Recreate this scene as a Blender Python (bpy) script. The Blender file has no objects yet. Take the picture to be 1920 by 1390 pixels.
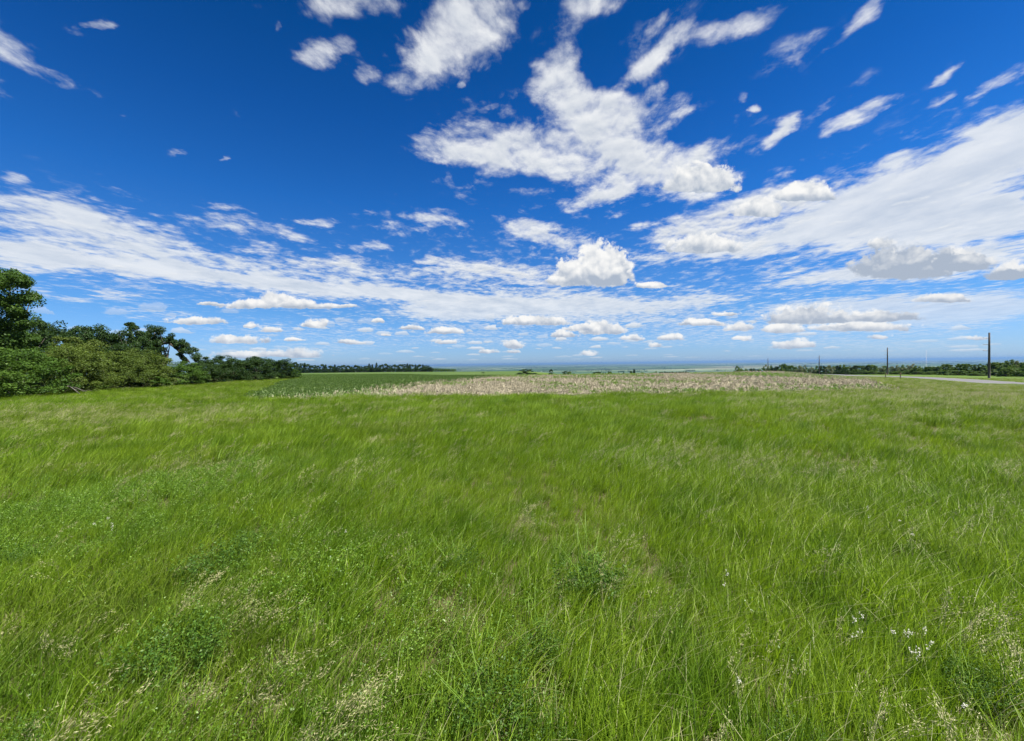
import bpy, math, random
import numpy as np
from mathutils import Vector, Matrix, noise as mnoise

R = math.radians
rng = np.random.default_rng(7)
random.seed(7)
scene = bpy.context.scene
col = scene.collection

# ------------------------------------------------------------------ camera
FOC = 777.0            # focal length in photo pixels (1920 wide)
CX, CY = 960.0, 695.0
EYE = 1.75
PITCH = -R(0.885)
ROLL = R(0.70)
fwd = Vector((0, math.cos(PITCH), math.sin(PITCH)))
right0 = Vector((1, 0, 0))
up0 = right0.cross(fwd)
right = right0 * math.cos(ROLL) - up0 * math.sin(ROLL)
upv = up0 * math.cos(ROLL) + right0 * math.sin(ROLL)

cam_d = bpy.data.cameras.new('camera')
cam = bpy.data.objects.new('camera', cam_d)
col.objects.link(cam)
cam_d.sensor_width = 36
cam_d.lens = 36 * FOC / 1920
cam_d.clip_start = 0.05
cam_d.clip_end = 200000
m = Matrix((right, upv, -fwd)).transposed().to_4x4()
m.translation = Vector((0, 0, EYE))
cam.matrix_world = m
scene.camera = cam


def ray(px, py):
    return (fwd + right * ((px - CX) / FOC) + upv * ((CY - py) / FOC))


def seen(px, py, depth):
    """point met at forward distance DEPTH when looking at a place in the photograph"""
    d = ray(px, py)
    return Vector((0, 0, EYE)) + d * (depth / d.y)


# ------------------------------------------------------------------ tags
def tag(o, label=None, cat=None, group=None, kind=None):
    if label: o['label'] = label
    if cat: o['category'] = cat
    if group: o['group'] = group
    if kind or cat: o['kind'] = kind or 'thing'
    return o


def empty(name, loc, rz=0.0, scale=(1, 1, 1)):
    o = bpy.data.objects.new(name, None)
    o.empty_display_size = 0.2
    o.location = loc
    o.rotation_euler = (0, 0, rz)
    o.scale = scale
    col.objects.link(o)
    return o


def link(name, mesh, parent=None, loc=(0, 0, 0)):
    o = bpy.data.objects.new(name, mesh)
    col.objects.link(o)
    if parent is not None:
        o.parent = parent
    o.location = loc
    return o


# ------------------------------------------------------------------ node expression helper
class E:
    """a socket with arithmetic"""
    T = None
    def __init__(s, sock): s.s = sock
    def __add__(a, b): return mth('ADD', a, b)
    def __radd__(a, b): return mth('ADD', b, a)
    def __sub__(a, b): return mth('SUBTRACT', a, b)
    def __rsub__(a, b): return mth('SUBTRACT', b, a)
    def __mul__(a, b): return mth('MULTIPLY', a, b)
    def __rmul__(a, b): return mth('MULTIPLY', b, a)
    def __truediv__(a, b): return mth('DIVIDE', a, b)
    def __rtruediv__(a, b): return mth('DIVIDE', b, a)


def put(sock, v):
    if isinstance(v, E): E.T.links.new(v.s, sock)
    elif v is not None: sock.default_value = v


def node(kind, **kw):
    n = E.T.nodes.new(kind)
    for k, v in kw.items(): setattr(n, k, v)
    return n


def mth(op, a, b=None, c=None, clamp=False):
    n = node('ShaderNodeMath', operation=op, use_clamp=clamp)
    put(n.inputs[0], a); put(n.inputs[1], b)
    if c is not None: put(n.inputs[2], c)
    return E(n.outputs[0])


def vmt(op, a, b=None, c=None):
    n = node('ShaderNodeVectorMath', operation=op)
    put(n.inputs[0], a)
    if b is not None:
        if op == 'SCALE': put(n.inputs['Scale'], b)
        else: put(n.inputs[1], b)
    if c is not None: put(n.inputs[2], c)
    return E(n.outputs['Value' if op in ('LENGTH', 'DOT_PRODUCT', 'DISTANCE') else 'Vector'])


def rng_map(v, a, b, lo=0.0, hi=1.0, kind='SMOOTHSTEP'):
    n = node('ShaderNodeMapRange', interpolation_type=kind)
    put(n.inputs[0], v); put(n.inputs[1], a); put(n.inputs[2], b); put(n.inputs[3], lo); put(n.inputs[4], hi)
    return E(n.outputs[0])


def mixc(f, a, b, blend='MIX'):
    n = node('ShaderNodeMix', data_type='RGBA', blend_type=blend)
    n.clamp_factor = True
    put(n.inputs['Factor'], f)
    for sock, v in ((n.inputs[6], a), (n.inputs[7], b)):
        if isinstance(v, tuple) and len(v) == 3: v = v + (1,)
        put(sock, v)
    return E(n.outputs[2])


def comb(x, y, z=0.0):
    n = node('ShaderNodeCombineXYZ')
    put(n.inputs[0], x); put(n.inputs[1], y); put(n.inputs[2], z)
    return E(n.outputs[0])


def sep(v):
    n = node('ShaderNodeSeparateXYZ'); put(n.inputs[0], v)
    return E(n.outputs[0]), E(n.outputs[1]), E(n.outputs[2])


def noise(v, scale, detail=4.0, rough=0.5, dist=0.0, lac=2.0, color=False, dims='3D'):
    n = node('ShaderNodeTexNoise', noise_dimensions=dims)
    put(n.inputs['Vector'], v); put(n.inputs['Scale'], scale); put(n.inputs['Detail'], detail)
    put(n.inputs['Roughness'], rough); put(n.inputs['Distortion'], dist); put(n.inputs['Lacunarity'], lac)
    return E(n.outputs['Color' if color else 'Fac'])


def mapping(v, loc=(0, 0, 0), rot=(0, 0, 0), scale=(1, 1, 1), kind='TEXTURE'):
    n = node('ShaderNodeMapping', vector_type=kind)
    put(n.inputs[0], v)
    n.inputs['Location'].default_value = loc
    n.inputs['Rotation'].default_value = rot
    n.inputs['Scale'].default_value = scale
    return E(n.outputs[0])


def attr(name, kind='GEOMETRY', out='Fac'):
    n = node('ShaderNodeAttribute', attribute_name=name, attribute_type=kind)
    return E(n.outputs[out])


def new_mat(name):
    mt = bpy.data.materials.new(name)
    mt.use_nodes = True
    mt.node_tree.nodes.clear()
    E.T = mt.node_tree
    return mt


def out_surface(sh):
    o = node('ShaderNodeOutputMaterial')
    E.T.links.new(sh.s, o.inputs['Surface'])


def principled(color, rough=0.7, spec=0.3, bump=None, bump_d=0.01, bump_s=0.5):
    p = node('ShaderNodeBsdfPrincipled')
    if isinstance(color, tuple) and len(color) == 3: color = color + (1,)
    put(p.inputs['Base Color'], color); put(p.inputs['Roughness'], rough)
    put(p.inputs['Specular IOR Level'], spec)
    if bump is not None:
        b = node('ShaderNodeBump'); put(b.inputs['Height'], bump)
        b.inputs['Distance'].default_value = bump_d; b.inputs['Strength'].default_value = bump_s
        E.T.links.new(b.outputs[0], p.inputs['Normal'])
    return E(p.outputs[0])


def mixs(f, a, b):
    n = node('ShaderNodeMixShader'); put(n.inputs[0], f)
    E.T.links.new(a.s, n.inputs[1]); E.T.links.new(b.s, n.inputs[2])
    return E(n.outputs[0])


def translucent(color):
    n = node('ShaderNodeBsdfTranslucent'); put(n.inputs[0], color)
    return E(n.outputs[0])


def position():
    return E(node('ShaderNodeNewGeometry').outputs['Position'])


# ------------------------------------------------------------------ render settings
EXPO = 1.38
scene.view_settings.view_transform = 'Standard'
scene.view_settings.look = 'None'
scene.view_settings.exposure = EXPO
scene.view_settings.gamma = 1.0
cy = scene.cycles
cy.max_bounces = 6
cy.diffuse_bounces = 3
cy.transmission_bounces = 3
cy.glossy_bounces = 1
cy.volume_bounces = 0
cy.transparent_max_bounces = 4
cy.use_denoising = True
cy.denoiser = 'OPENIMAGEDENOISE'
cy.denoising_input_passes = 'RGB_ALBEDO_NORMAL'
cy.denoising_prefilter = 'ACCURATE'
cy.use_adaptive_sampling = True
cy.adaptive_threshold = 0.02
cy.sample_clamp_indirect = 6
cy.caustics_reflective = False
cy.caustics_refractive = False

# ------------------------------------------------------------------ sun
HAZE_DENSITY = 5.0e-5
SUN_EL, SUN_AZ = R(60), R(100)         # azimuth from the view direction towards the right
sun_dir = Vector((math.sin(SUN_AZ) * math.cos(SUN_EL), math.cos(SUN_AZ) * math.cos(SUN_EL), math.sin(SUN_EL)))
sl = bpy.data.lights.new('sun', 'SUN')
sl.energy = 5.0
sl.angle = R(0.53)
sl.color = (1.0, 0.955, 0.88)
so = bpy.data.objects.new('sun', sl)
so.rotation_euler = sun_dir.to_track_quat('Z', 'Y').to_euler()
so.location = (30, 30, 60)
col.objects.link(so)

# ------------------------------------------------------------------ sky: Nishita air with procedural cloud decks
SKY_STRENGTH = 0.085 / 2**EXPO
world = bpy.data.worlds.new('World')
scene.world = world
world.use_nodes = True
E.T = world.node_tree
E.T.nodes.clear()
D = E(node('ShaderNodeTexCoord').outputs['Generated'])
dx, dy, dz = sep(D)
sky = node('ShaderNodeTexSky', sky_type='NISHITA')
sky.sun_disc = False
sky.sun_elevation = SUN_EL
sky.sun_rotation = SUN_AZ
sky.altitude = 600
sky.air_density = 1.0
sky.dust_density = 0.4
sky.ozone_density = 3.0
el0 = mth('ARCTAN2', dz, vmt('LENGTH', comb(dx, dy, 0.0)))
rp = node('ShaderNodeValToRGB')
put(rp.inputs[0], el0 / R(50))
cr = rp.color_ramp
cr.elements[0].position = 0.0; cr.elements[0].color = (0.70, 1.02, 1.72, 1)
cr.elements[1].position = 0.92; cr.elements[1].color = (0.02, 0.44, 1.0, 1)
for p_, c_ in ((0.05, (0.66, 1.02, 1.68)), (0.13, (0.50, 0.97, 1.55)), (0.25, (0.33, 0.90, 1.58)), (0.40, (0.16, 0.80, 1.60)), (0.58, (0.08, 0.64, 1.40)), (0.75, (0.03, 0.52, 1.15))):
    e_ = cr.elements.new(p_); e_.color = c_ + (1,)
sky_col = mixc(1.0, E(sky.outputs[0]), E(rp.outputs[0]), 'MULTIPLY')

el = el0
fade = rng_map(el, 0.0, 0.16, 0.40, 0.96)
acc_col = vmt('SCALE', sky_col, SKY_STRENGTH)
zc = mth('MAXIMUM', dz, 0.0)
P = vmt('SCALE', comb(dx, dy, 0.0), 1.0 / (zc + 0.035))        # the cloud deck, one unit up


# (azimuth and height as seen in the photograph, half width, half height, tilt, strength)
PUFF = [(670,8,85,36),(600,95,46,34,35,.95),(650,75,40,22,20,.7),(690,140,42,20,0,.62),(860,55,105,88,25,1.25),(800,105,55,38,0,1.1),(940,55,55,55,0,.9),
        (985,15,24,18,0,.7),(1090,8,72,34,20),(1045,150,66,54,50,1.2),(1120,215,105,62,-10,1.25),(985,285,185,50,-4,1.25),(840,290,55,22,0,1),
        (1170,305,180,56,0,1.25),(1140,365,95,20,18,1),(1250,300,120,36,10,1),(1310,350,78,32,12,1.15),(1225,105,100,24,42,1.05),(1365,48,85,24,20,.95),
        (1240,30,60,14,45,.6),(1612,28,46,26,45,.75),(1575,75,30,12,30,.6),(1290,200,42,12,18,.9),(1465,245,50,19,42,1.05),(1610,215,85,19,28,.95),(1575,185,45,14,25,.6),
        (1780,140,48,9,28,.7),(1865,160,80,16,30,.95),(1755,190,40,13,28,.85),(1420,207,14,10,20,.8),(1395,180,14,16,20,.6),(1480,110,40,16,25,.5),
        (1240,170,40,14,30,.7),(1260,235,55,14,10,.6),(1500,370,130,26,14,1.15),(1400,395,100,32,15,1.15),(1330,430,105,38,0,1.1),(1260,445,70,26,0,.95),(1370,462,160,18,0,.75),
        (340,433,62,10,-4,.8),(545,440,60,16,-6,.75),(600,415,50,11,0,.95),(500,462,50,14,0,.7),(580,495,70,16,-5,.85),(645,495,55,16,0,.85),(800,412,75,11,-4,.9),
        (700,458,58,11,0,.85),(395,388,56,8,-4,.65),(690,395,30,8,0,.6),(830,395,26,7,0,.6),(975,422,58,18,-6,1.05),(1020,448,75,18,-14,1),(930,505,115,18,-4,.95),
        (830,488,65,13,0,.9),(990,525,70,14,0,.8),(765,180,20,9,15,.7),(865,165,10,8,0,.7),(960,175,30,20,40,.45),(925,205,35,8,15,.5),(1070,432,60,12,0,.55),
        (1190,425,40,10,15,.6),(1170,400,40,10,15,.55),(490,12,22,12,10,.62),(525,50,9,22,0,.55),(330,285,20,8,0,.62),(412,298,9,9,0,.62),(222,215,18,8,0,.6),
        (450,225,16,18,0,.45),(700,52,40,16,-30,.55),(735,155,30,12,0,.45),(1125,460,30,8,0,.4)]
SHEET = [(1760,335,240,60,20,1.1),(1900,265,110,70,22,1.2),(1640,380,220,42,14,1.0),(1850,400,150,50,8,1.05),(1560,430,230,26,8,.85),(1400,470,150,16,2,.7),
         (1650,512,230,24,2,.9),(1840,480,150,30,8,.95),(1690,300,70,16,24,.75),(1790,440,180,14,6,.7),
         (110,400,150,42,-14,.80),(60,480,150,44,-4,.85),(270,470,170,30,-13,.8),(270,505,200,22,-8,.95),(520,535,200,19,-8,.9),(730,548,170,16,-5,.92),(890,570,160,20,-4,1.0),
         (830,588,120,16,-2,.95),(210,555,60,12,-4,.65),(60,545,60,14,0,.45),(1080,570,180,26,0,.72),(1240,575,110,20,0,.62),(1330,560,90,16,3,.72),(1560,575,170,20,2,.75),
         (1850,575,140,34,4,.9),(1700,560,120,12,2,.6),(1500,530,110,12,6,.5),(25,80,80,34,-25,.43),(110,150,95,28,-25,.38),(180,45,55,12,6,.42),(0,160,40,20,0,.5),
         (30,332,40,12,-15,.7),(130,560,60,10,0,.4),(1280,540,70,12,0,.4),(640,600,60,10,0,.3),(1750,625,120,10,0,.35),(600,655,140,14,0,.45),(420,655,90,12,0,.4),
         (900,512,200,30,0,.62),(620,505,140,34,-5,.52),(1100,592,230,24,0,.62),(1640,592,230,30,2,.78),(420,420,110,26,-5,.42),(780,420,130,30,-4,.42),(1040,445,120,34,-10,.5),(1250,482,150,26,5,.5),
         (960,640,500,16,0,.42),(560,620,260,22,0,.42),(1350,615,320,26,0,.5),(1700,650,260,16,0,.45),(900,620,160,20,0,.45),(250,430,170,40,-12,.38),(60,440,120,60,-8,.40),(480,500,140,30,-8,.5),(1000,560,200,30,0,.6),(1780,590,180,40,3,.6),(1700,440,260,40,8,.8),(1500,640,300,18,0,.42),(300,590,140,16,-4,.4),(1240,60,90,40,35,.36),(1480,90,110,30,30,.36),(1640,150,120,24,25,.36),(1250,210,90,30,20,.42),(760,150,80,22,0,.38),(1060,60,60,30,20,.36)]
HEAP = [(1085,528,58,44),(1125,526,54,70),(1150,520,34,44),(1055,528,30,22),(1690,512,95,62,.72),(1790,500,85,36,.9),(1640,510,50,30,.9),(1905,520,50,28,1.0),
        (510,576,75,22),(515,574,38,28),(400,572,36,10),(610,577,50,10),(370,606,42,17),(588,611,25,16),(450,641,52,16),(655,644,24,12),(480,668,60,14,.1),(560,668,70,14,.1),
        (475,613,10,8),(508,622,13,10),(548,640,18,8),(766,618,24,10),(837,625,30,15),(837,644,18,12),(705,605,9,7),(722,630,11,7),
        (960,651,26,14),(962,661,11,7),(1057,631,34,13),(1005,607,48,17),(960,607,22,9),(1130,623,54,20),(1085,618,24,16),(1190,637,20,10),(1252,636,30,10),(1230,650,18,9),
        (1105,665,14,9),(913,663,15,8),(1222,538,38,14),(1469,621,34,20),(1610,619,80,20),(1520,603,95,30,.4),(1650,600,60,22,.4),(1318,609,42,14),(1390,618,36,15),(1362,592,18,9),
        (1778,566,42,15),(1394,637,17,9),(1645,635,18,9),(1829,635,22,9),(1489,651,30,14,.1),(1312,352,74,44),(1510,372,60,30),(1420,400,50,30),(1320,468,70,30)]

# weather map: how much of each kind of cloud stands over each azimuth and elevation (no light, no colour)
WA0, WA1, WE0, WE1 = R(-66), R(66), R(-1), R(60)
WW, WH = 1320, 610
ga = WA0 + (np.arange(WW) + 0.5) / WW * (WA1 - WA0)
ge = WE0 + (np.arange(WH) + 0.5) / WH * (WE1 - WE0)
GA, GE = np.meshgrid(ga, ge)
vx, vy, vz = np.sin(GA) * np.cos(GE), np.cos(GA) * np.cos(GE), np.sin(GE)
dn = vx * fwd.x + vy * fwd.y + vz * fwd.z
dn = np.maximum(dn, 1e-3)
BX = CX + FOC * (vx * right.x + vy * right.y + vz * right.z) / dn      # bearing of each texel in the list's units
BY = CY - FOC * (vx * upv.x + vy * upv.y + vz * upv.z) / dn


def sstep(x):
    x = np.clip(x, 0, 1)
    return x * x * (3 - 2 * x)


def bank(blobs):
    acc = np.zeros_like(BX)
    for b in blobs:
        px, py, hw, hh = b[:4]
        a = R(b[4] if len(b) > 4 else 0.0)
        st = b[5] if len(b) > 5 else 1.0
        x = BX - px; y = -(BY - py)
        u = (x * math.cos(a) + y * math.sin(a)) / (hw * 1.25)
        v = (-x * math.sin(a) + y * math.cos(a)) / (hh * 1.25)
        val = sstep((1.25 - np.sqrt(u * u + v * v)) / 1.1) * st
        acc = np.maximum(acc, val) + 0.35 * np.minimum(acc, val) * (val > 0)
    return np.clip(acc, 0, 1.3)


def heaps(blobs):
    F = np.full_like(BX, -1.0); Y = np.zeros_like(BX); G = np.zeros_like(BX)
    for b in blobs:
        px, base, hw, hh = b[:4]
        if hh < 23: hw, hh = hw * (0.75 + 0.8 * ((px * 0.37) % 1)), hh * (0.62 + 0.42 * ((px * 0.73) % 1))
        g = b[4] if len(b) > 4 else 0.0
        u = (BX - px) / (hw * 1.1); v = -(BY - base) / (hh * 1.15)
        f = 1 - np.sqrt(u * u + np.maximum(v, -5 * v) ** 2)
        w = f > F
        Y = np.where(w, v, Y); G = np.where(w, g, G); F = np.where(w, f, F)
    return np.maximum(F, -1), Y, G


def weather_image(name, r, g, b):
    im = bpy.data.images.new(name, WW, WH, float_buffer=True, is_data=True)
    px = np.zeros((WH, WW, 4), np.float32)
    px[..., 0], px[..., 1], px[..., 2], px[..., 3] = r, g, b, 1
    im.pixels.foreach_set(px.ravel())
    im.pack()
    return im


def blur(a, n):
    for _ in range(3):
        for ax in (0, 1):
            c = np.cumsum(np.pad(a, [(n + 1, n) if k == ax else (0, 0) for k in (0, 1)], mode='edge'), axis=ax)
            lo = [slice(None)] * 2; hi = [slice(None)] * 2
            lo[ax] = slice(0, a.shape[ax]); hi[ax] = slice(2 * n + 1, None)
            a = (c[tuple(hi)] - c[tuple(lo)]) / (2 * n + 1)
    return a


hF, hY, hG = heaps(HEAP)
cov_puff, cov_sheet = bank(PUFF), bank(SHEET)
near = np.clip(blur(np.maximum(cov_puff, cov_sheet), 26) * 2.2, 0, 1)
cov_puff = np.maximum(cov_puff, near * 0.30)
cov_sheet = np.maximum(cov_sheet, np.clip(blur(cov_sheet, 26) * 2.2, 0, 1) * 0.30)
W1 = weather_image('cloud_cover', cov_puff, cov_sheet, np.zeros_like(BX))
W2 = weather_image('cloud_heaps', hF * 0.5 + 0.5, np.clip(hY, -1, 1.5) * 0.4 + 0.4, hG)
az = mth('ARCTAN2', dx, dy)
wuv = comb((az - WA0) / (WA1 - WA0), (el - WE0) / (WE1 - WE0), 0.0)


wn1 = vmt('SUBTRACT', noise(P, 3.2, 6, 0.62, color=True), (0.5, 0.5, 0.5))
wn2 = vmt('SUBTRACT', noise(D, 14.0, 4, 0.55, color=True), (0.5, 0.5, 0.5))
warp_deck = vmt('ADD', vmt('MULTIPLY', wn1, (0.048, 0.044, 0.0)), vmt('MULTIPLY', wn2, (0.020, 0.016, 0.0)))
warp_deck = vmt('SCALE', warp_deck, rng_map(el, 0.02, 0.5, 0.14, 1.0))


def weather(im, warp):
    n = node('ShaderNodeTexImage', interpolation='Cubic', extension='CLIP')
    n.image = im
    put(n.inputs[0], vmt('ADD', wuv, warp))
    return sep(E(n.outputs[0]))


mapA, mapB, _u = weather(W1, warp_deck)
wn3 = vmt('SUBTRACT', noise(D, 38.0, 5, 0.6, color=True), (0.5, 0.5, 0.5))
mF, mY, mG = weather(W2, vmt('ADD', vmt('MULTIPLY', wn2, (0.014, 0.009, 0.0)), vmt('MULTIPLY', wn3, (0.011, 0.010, 0.0))))


Pw = vmt('ADD', P, vmt('SCALE', vmt('SUBTRACT', noise(P, 1.7, 3, 0.55, color=True), (0.5, 0.5, 0.5)), 0.16))
# broad coverage so that the rest of the sky, behind the camera, is not bare
behind = rng_map(dy, 0.05, -0.25, 0.0, 0.6)

# --- thin streaky sheets
covB = mth('MAXIMUM', mapB, behind)
coB = mapping(Pw, scale=(1.0, 2.0, 1.0), rot=(0, 0, R(-4)))
nB = noise(coB, 3.4, 12, 0.64, 0.3)
nBf = noise(coB, 8.0, 6, 0.6, 0.2)
bB = noise(mapping(Pw, scale=(1.0, 1.3, 1.0), rot=(0, 0, R(8))), 9.0, 8, 0.62, 0.2)
thickB = rng_map(covB, 0.75, 1.15)
densB = covB * 0.98 + (nB - 0.5) * 1.7 + (bB - 0.5) * (1.7 - 0.7 * thickB) + thickB * 0.22 - 0.28
alB = rng_map(densB, -0.08, 0.70)
alB = alB * rng_map(covB, 0.02, 0.35) * 0.93
nBs = noise(mapping(Pw, scale=(1.0, 1.9, 1.0), rot=(0, 0, R(-4))), 2.6, 3, 0.5)
litB = mth('ADD', ((nBf - 0.5) * 1.1 + (bB - 0.5) * 1.2) * (1.0 - 0.45 * thickB) + (nBs - 0.5) * thickB * 1.9, 0.70, clamp=True)
CW = 1.0 / 2**EXPO


def cw(*c): return tuple(x * CW for x in c)


colB = mixc(litB, cw(0.52, 0.60, 0.71), cw(0.86, 0.89, 0.92))

acc_col = mixc(alB * fade, acc_col, colB)

# --- puffy deck
def billow(v, scale, detail=4.0, rough=0.5):
    n = node('ShaderNodeTexVoronoi', voronoi_dimensions='2D', feature='F1', normalize=True)
    put(n.inputs['Vector'], v); n.inputs['Scale'].default_value = scale
    n.inputs['Detail'].default_value = detail; n.inputs['Roughness'].default_value = rough
    n.inputs['Lacunarity'].default_value = 2.3
    return mth('SUBTRACT', 1.0, E(n.outputs['Distance']))


covA = mth('MAXIMUM', mapA, behind * rng_map(noise(P, 0.8, 2), 0.45, 0.65))
sunP = Vector((sun_dir.x, sun_dir.y)) / sun_dir.z
toS = vmt('SCALE', vmt('NORMALIZE', vmt('SUBTRACT', (sunP.x, sunP.y, 0.0), P)), 0.030)
coA = mapping(Pw, scale=(1.0, 1.35, 1.0), rot=(0, 0, R(-14)))
nA = noise(coA, 5.5, 12, 0.62, 0.15)
bA = billow(coA, 9.0, 4, 0.55)
bA2 = billow(vmt('ADD', coA, toS), 9.0, 3, 0.5)
nA2 = noise(vmt('ADD', coA, toS), 5.5, 5, 0.55, 0.15)
nAl = noise(coA, 5.5, 5, 0.55, 0.15)
covA = mth('MINIMUM', covA, 1.16)
nA0 = noise(coA, 2.2, 3, 0.5)
densA = covA * 0.90 + (nA - 0.5) * 2.35 + (nA0 - 0.5) * 0.5 + (bA - 0.62) * 0.85 - 0.43
alA = rng_map(densA, -0.06, 0.86) * rng_map(covA, 0.03, 0.22)
thickA = rng_map(densA, 0.35, 1.25)
litA = 0.78 + (nAl - nA2) * 2.3 + (bA - bA2) * 0.60 - thickA * 0.30
litA = mth('ADD', litA, 0.0, clamp=True)
colA = mixc(litA, cw(0.46, 0.53, 0.64), cw(0.90, 0.915, 0.93))
acc_col = mixc(alA * fade, acc_col, colA)

# --- heaped clouds seen from the side: flat base, rounded top
ae = comb(az, el * 1.25, 0.0)
aew = vmt('ADD', ae, vmt('SCALE', vmt('SUBTRACT', noise(D, 30.0, 3, 0.5, color=True), (0.5, 0.5, 0.5)), 0.014))
bC = billow(aew, 26.0, 4, 0.60)
bC2 = billow(vmt('ADD', aew, (0.010, 0.012, 0.0)), 26.0, 3, 0.55)
nC = noise(D, 24.0, 9, 0.60, 0.2)
nC2 = noise(vmt('ADD', D, tuple((sun_dir + Vector((0, 0, 0.3))).normalized() * 0.012)), 24.0, 5, 0.55, 0.2)
nCl = noise(D, 24.0, 5, 0.55, 0.2)
F = mF * 2.0 - 1.0
Yv = (mY - 0.4) / 0.4
Gv = mG
low = rng_map(el, 0.24, 0.05)
bS = billow(aew, 70.0, 3, 0.55)
nS = noise(D, 80.0, 5, 0.6)
densC = F + (nC - 0.5) * 1.35 + (bC - 0.62) * 0.75 + low * ((bS - 0.62) * 0.9 + (nS - 0.5) * 1.3) - 0.13
alC = rng_map(densC, -0.04, 0.24 + low * 0.22) * rng_map(F, -0.25, -0.02)
litC = rng_map(Yv + (bC - 0.6) * 0.5, -0.10, 0.40, 0.10, 0.86) + (nCl - nC2) * 1.7 + (bC - bC2) * 0.55
litC = mth('SUBTRACT', litC + low * (bS - 0.6) * 0.5, Gv * rng_map(Yv + (bC - 0.6) * 0.4, 0.62, 0.30, 0.12, 0.50), clamp=True)
colC = mixc(litC, cw(0.44, 0.51, 0.62), cw(0.97, 0.965, 0.95))
acc_col = mixc(alC * rng_map(el, 0.0, 0.10, 0.55, 1.0), acc_col, colC)

# --- countless small puffs low over the plain
lel = mth('LOGARITHM', mth('MAXIMUM', el, 0.0) + 0.022, 2.718)
cD = comb(az * 24.0, lel * 3.6, 0.0)
cDw = vmt('ADD', cD, vmt('SCALE', vmt('SUBTRACT', noise(cD, 3.0, 5, 0.6, color=True), (0.5, 0.5, 0.5)), 0.32))
vo = node('ShaderNodeTexVoronoi', voronoi_dimensions='2D', feature='F1')
put(vo.inputs['Vector'], cDw); vo.inputs['Scale'].default_value = 1.0; vo.inputs['Randomness'].default_value = 1.0
off = vmt('SUBTRACT', cDw, E(vo.outputs['Position']))
ox, oy, oz = sep(off)
rc = E(vo.outputs['Color'])
r1, r2, r3 = sep(rc)
oyy = mth('MAXIMUM', oy * 1.5, oy * -4.5)
rad = rng_map(r1, 0.10, 1.0, 0.04, 0.60, 'LINEAR')
fD = rad - vmt('LENGTH', comb(ox * 0.95, oyy, 0.0)) + (noise(cD, 7.0, 4, 0.6) - 0.5) * 0.22
bandD = rng_map(el, 0.004, 0.016) * rng_map(el, 0.150, 0.07)
alD = rng_map(fD, 0.0, 0.20) * bandD * rng_map(r2, 0.0, 1.0, 0.25, 0.95, 'LINEAR')
colD = mixc(rng_map(oy, -0.05, 0.22), cw(0.56, 0.64, 0.73), cw(0.95, 0.945, 0.93))

acc_col = mixc(alD * rng_map(el, 0.0, 0.06, 0.5, 1.0), acc_col, colD)

# --- heaped clouds seen from the side: flat base, rounded top
nC = noise(D, 26.0, 9, 0.58, 0.2)
nC1 = noise(D, 70.0, 6, 0.6)
up_s = (sun_dir + Vector((0, 0, 0.3))).normalized()
nC2 = noise(vmt('ADD', D, tuple(up_s * 0.012)), 26.0, 5, 0.5, 0.2)
nCl = noise(D, 26.0, 5, 0.5, 0.2)
F = mF * 2.0 - 1.0
Yv = (mY - 0.4) / 0.4
Gv = mG
densC = F + (nC - 0.5) * 1.35 + (nC1 - 0.5) * 0.75 - 0.12
alC = rng_map(densC, 0.0, 0.20) * rng_map(F, -0.22, -0.02)
litC = mth('ADD', rng_map(Yv, -0.1, 0.55, 0.12, 0.80), (nCl - nC2) * 2.6)
litC = mth('SUBTRACT', litC, Gv * 0.62, clamp=True)
colC = mixc(litC, cw(0.42, 0.49, 0.60), cw(0.97, 0.965, 0.95))

acc_col = mixc(alC * rng_map(el, 0.0, 0.08, 0.65, 1.0), acc_col, colC)

bgn = node('ShaderNodeBackground'); put(bgn.inputs[0], acc_col); bgn.inputs[1].default_value = 1.0
sh = E(bgn.outputs[0])
wo = node('ShaderNodeOutputWorld')
E.T.links.new(sh.s, wo.inputs['Surface'])
world.cycles.sampling_method = 'MANUAL'
world.cycles.sample_map_resolution = 512

# ------------------------------------------------------------------ terrain
T_TAN = np.array([-1.9, -1.235, -0.55, -0.33, 0.0, 0.31, 0.618, 0.83, 1.235, 2.2])
T_D = np.array([0, 20, 40, 60, 85, 120, 170, 250, 400, 700, 1200, 2500, 6000.0])
T_Z = np.array([
    [0, 0.0, 0.0, -.1, -.3, -.8, -1.6, -3.0, -6, -14, -35, -95, -100],
    [0, 0.0, 0.0, -.1, -.3, -.8, -1.6, -3.0, -6, -14, -35, -95, -100],
    [0, 0.0, .05, 0.05, -.25, -.8, -1.5, -2.6, -4.5, -15, -38, -95, -100],
    [0, 0.0, .02, -.05, -.35, -.9, -1.7, -2.8, -4.5, -16, -40, -95, -100],
    [0, 0.0, .02, -.10, -.75, -2.0, -3.4, -4.6, -5.2, -19, -42, -95, -100],
    [0, -.02, -.05, -.20, -.62, -1.7, -4.6, -9.5, -16, -28, -50, -95, -100],
    [0, -.05, -.15, -.30, -.62, -1.25, -3.4, -8.5, -18, -32, -55, -95, -100],
    [0, -.10, -.40, -.95, -1.85, -3.05, -4.5, -7.2, -16, -30, -55, -95, -100],
    [0, -.25, -1.05, -1.95, -2.85, -3.9, -5.2, -8.0, -16, -30, -55, -95, -100],
    [0, -.30, -1.30, -2.4, -3.4, -4.6, -6.2, -9.0, -16, -30, -55, -95, -100]])


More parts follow.
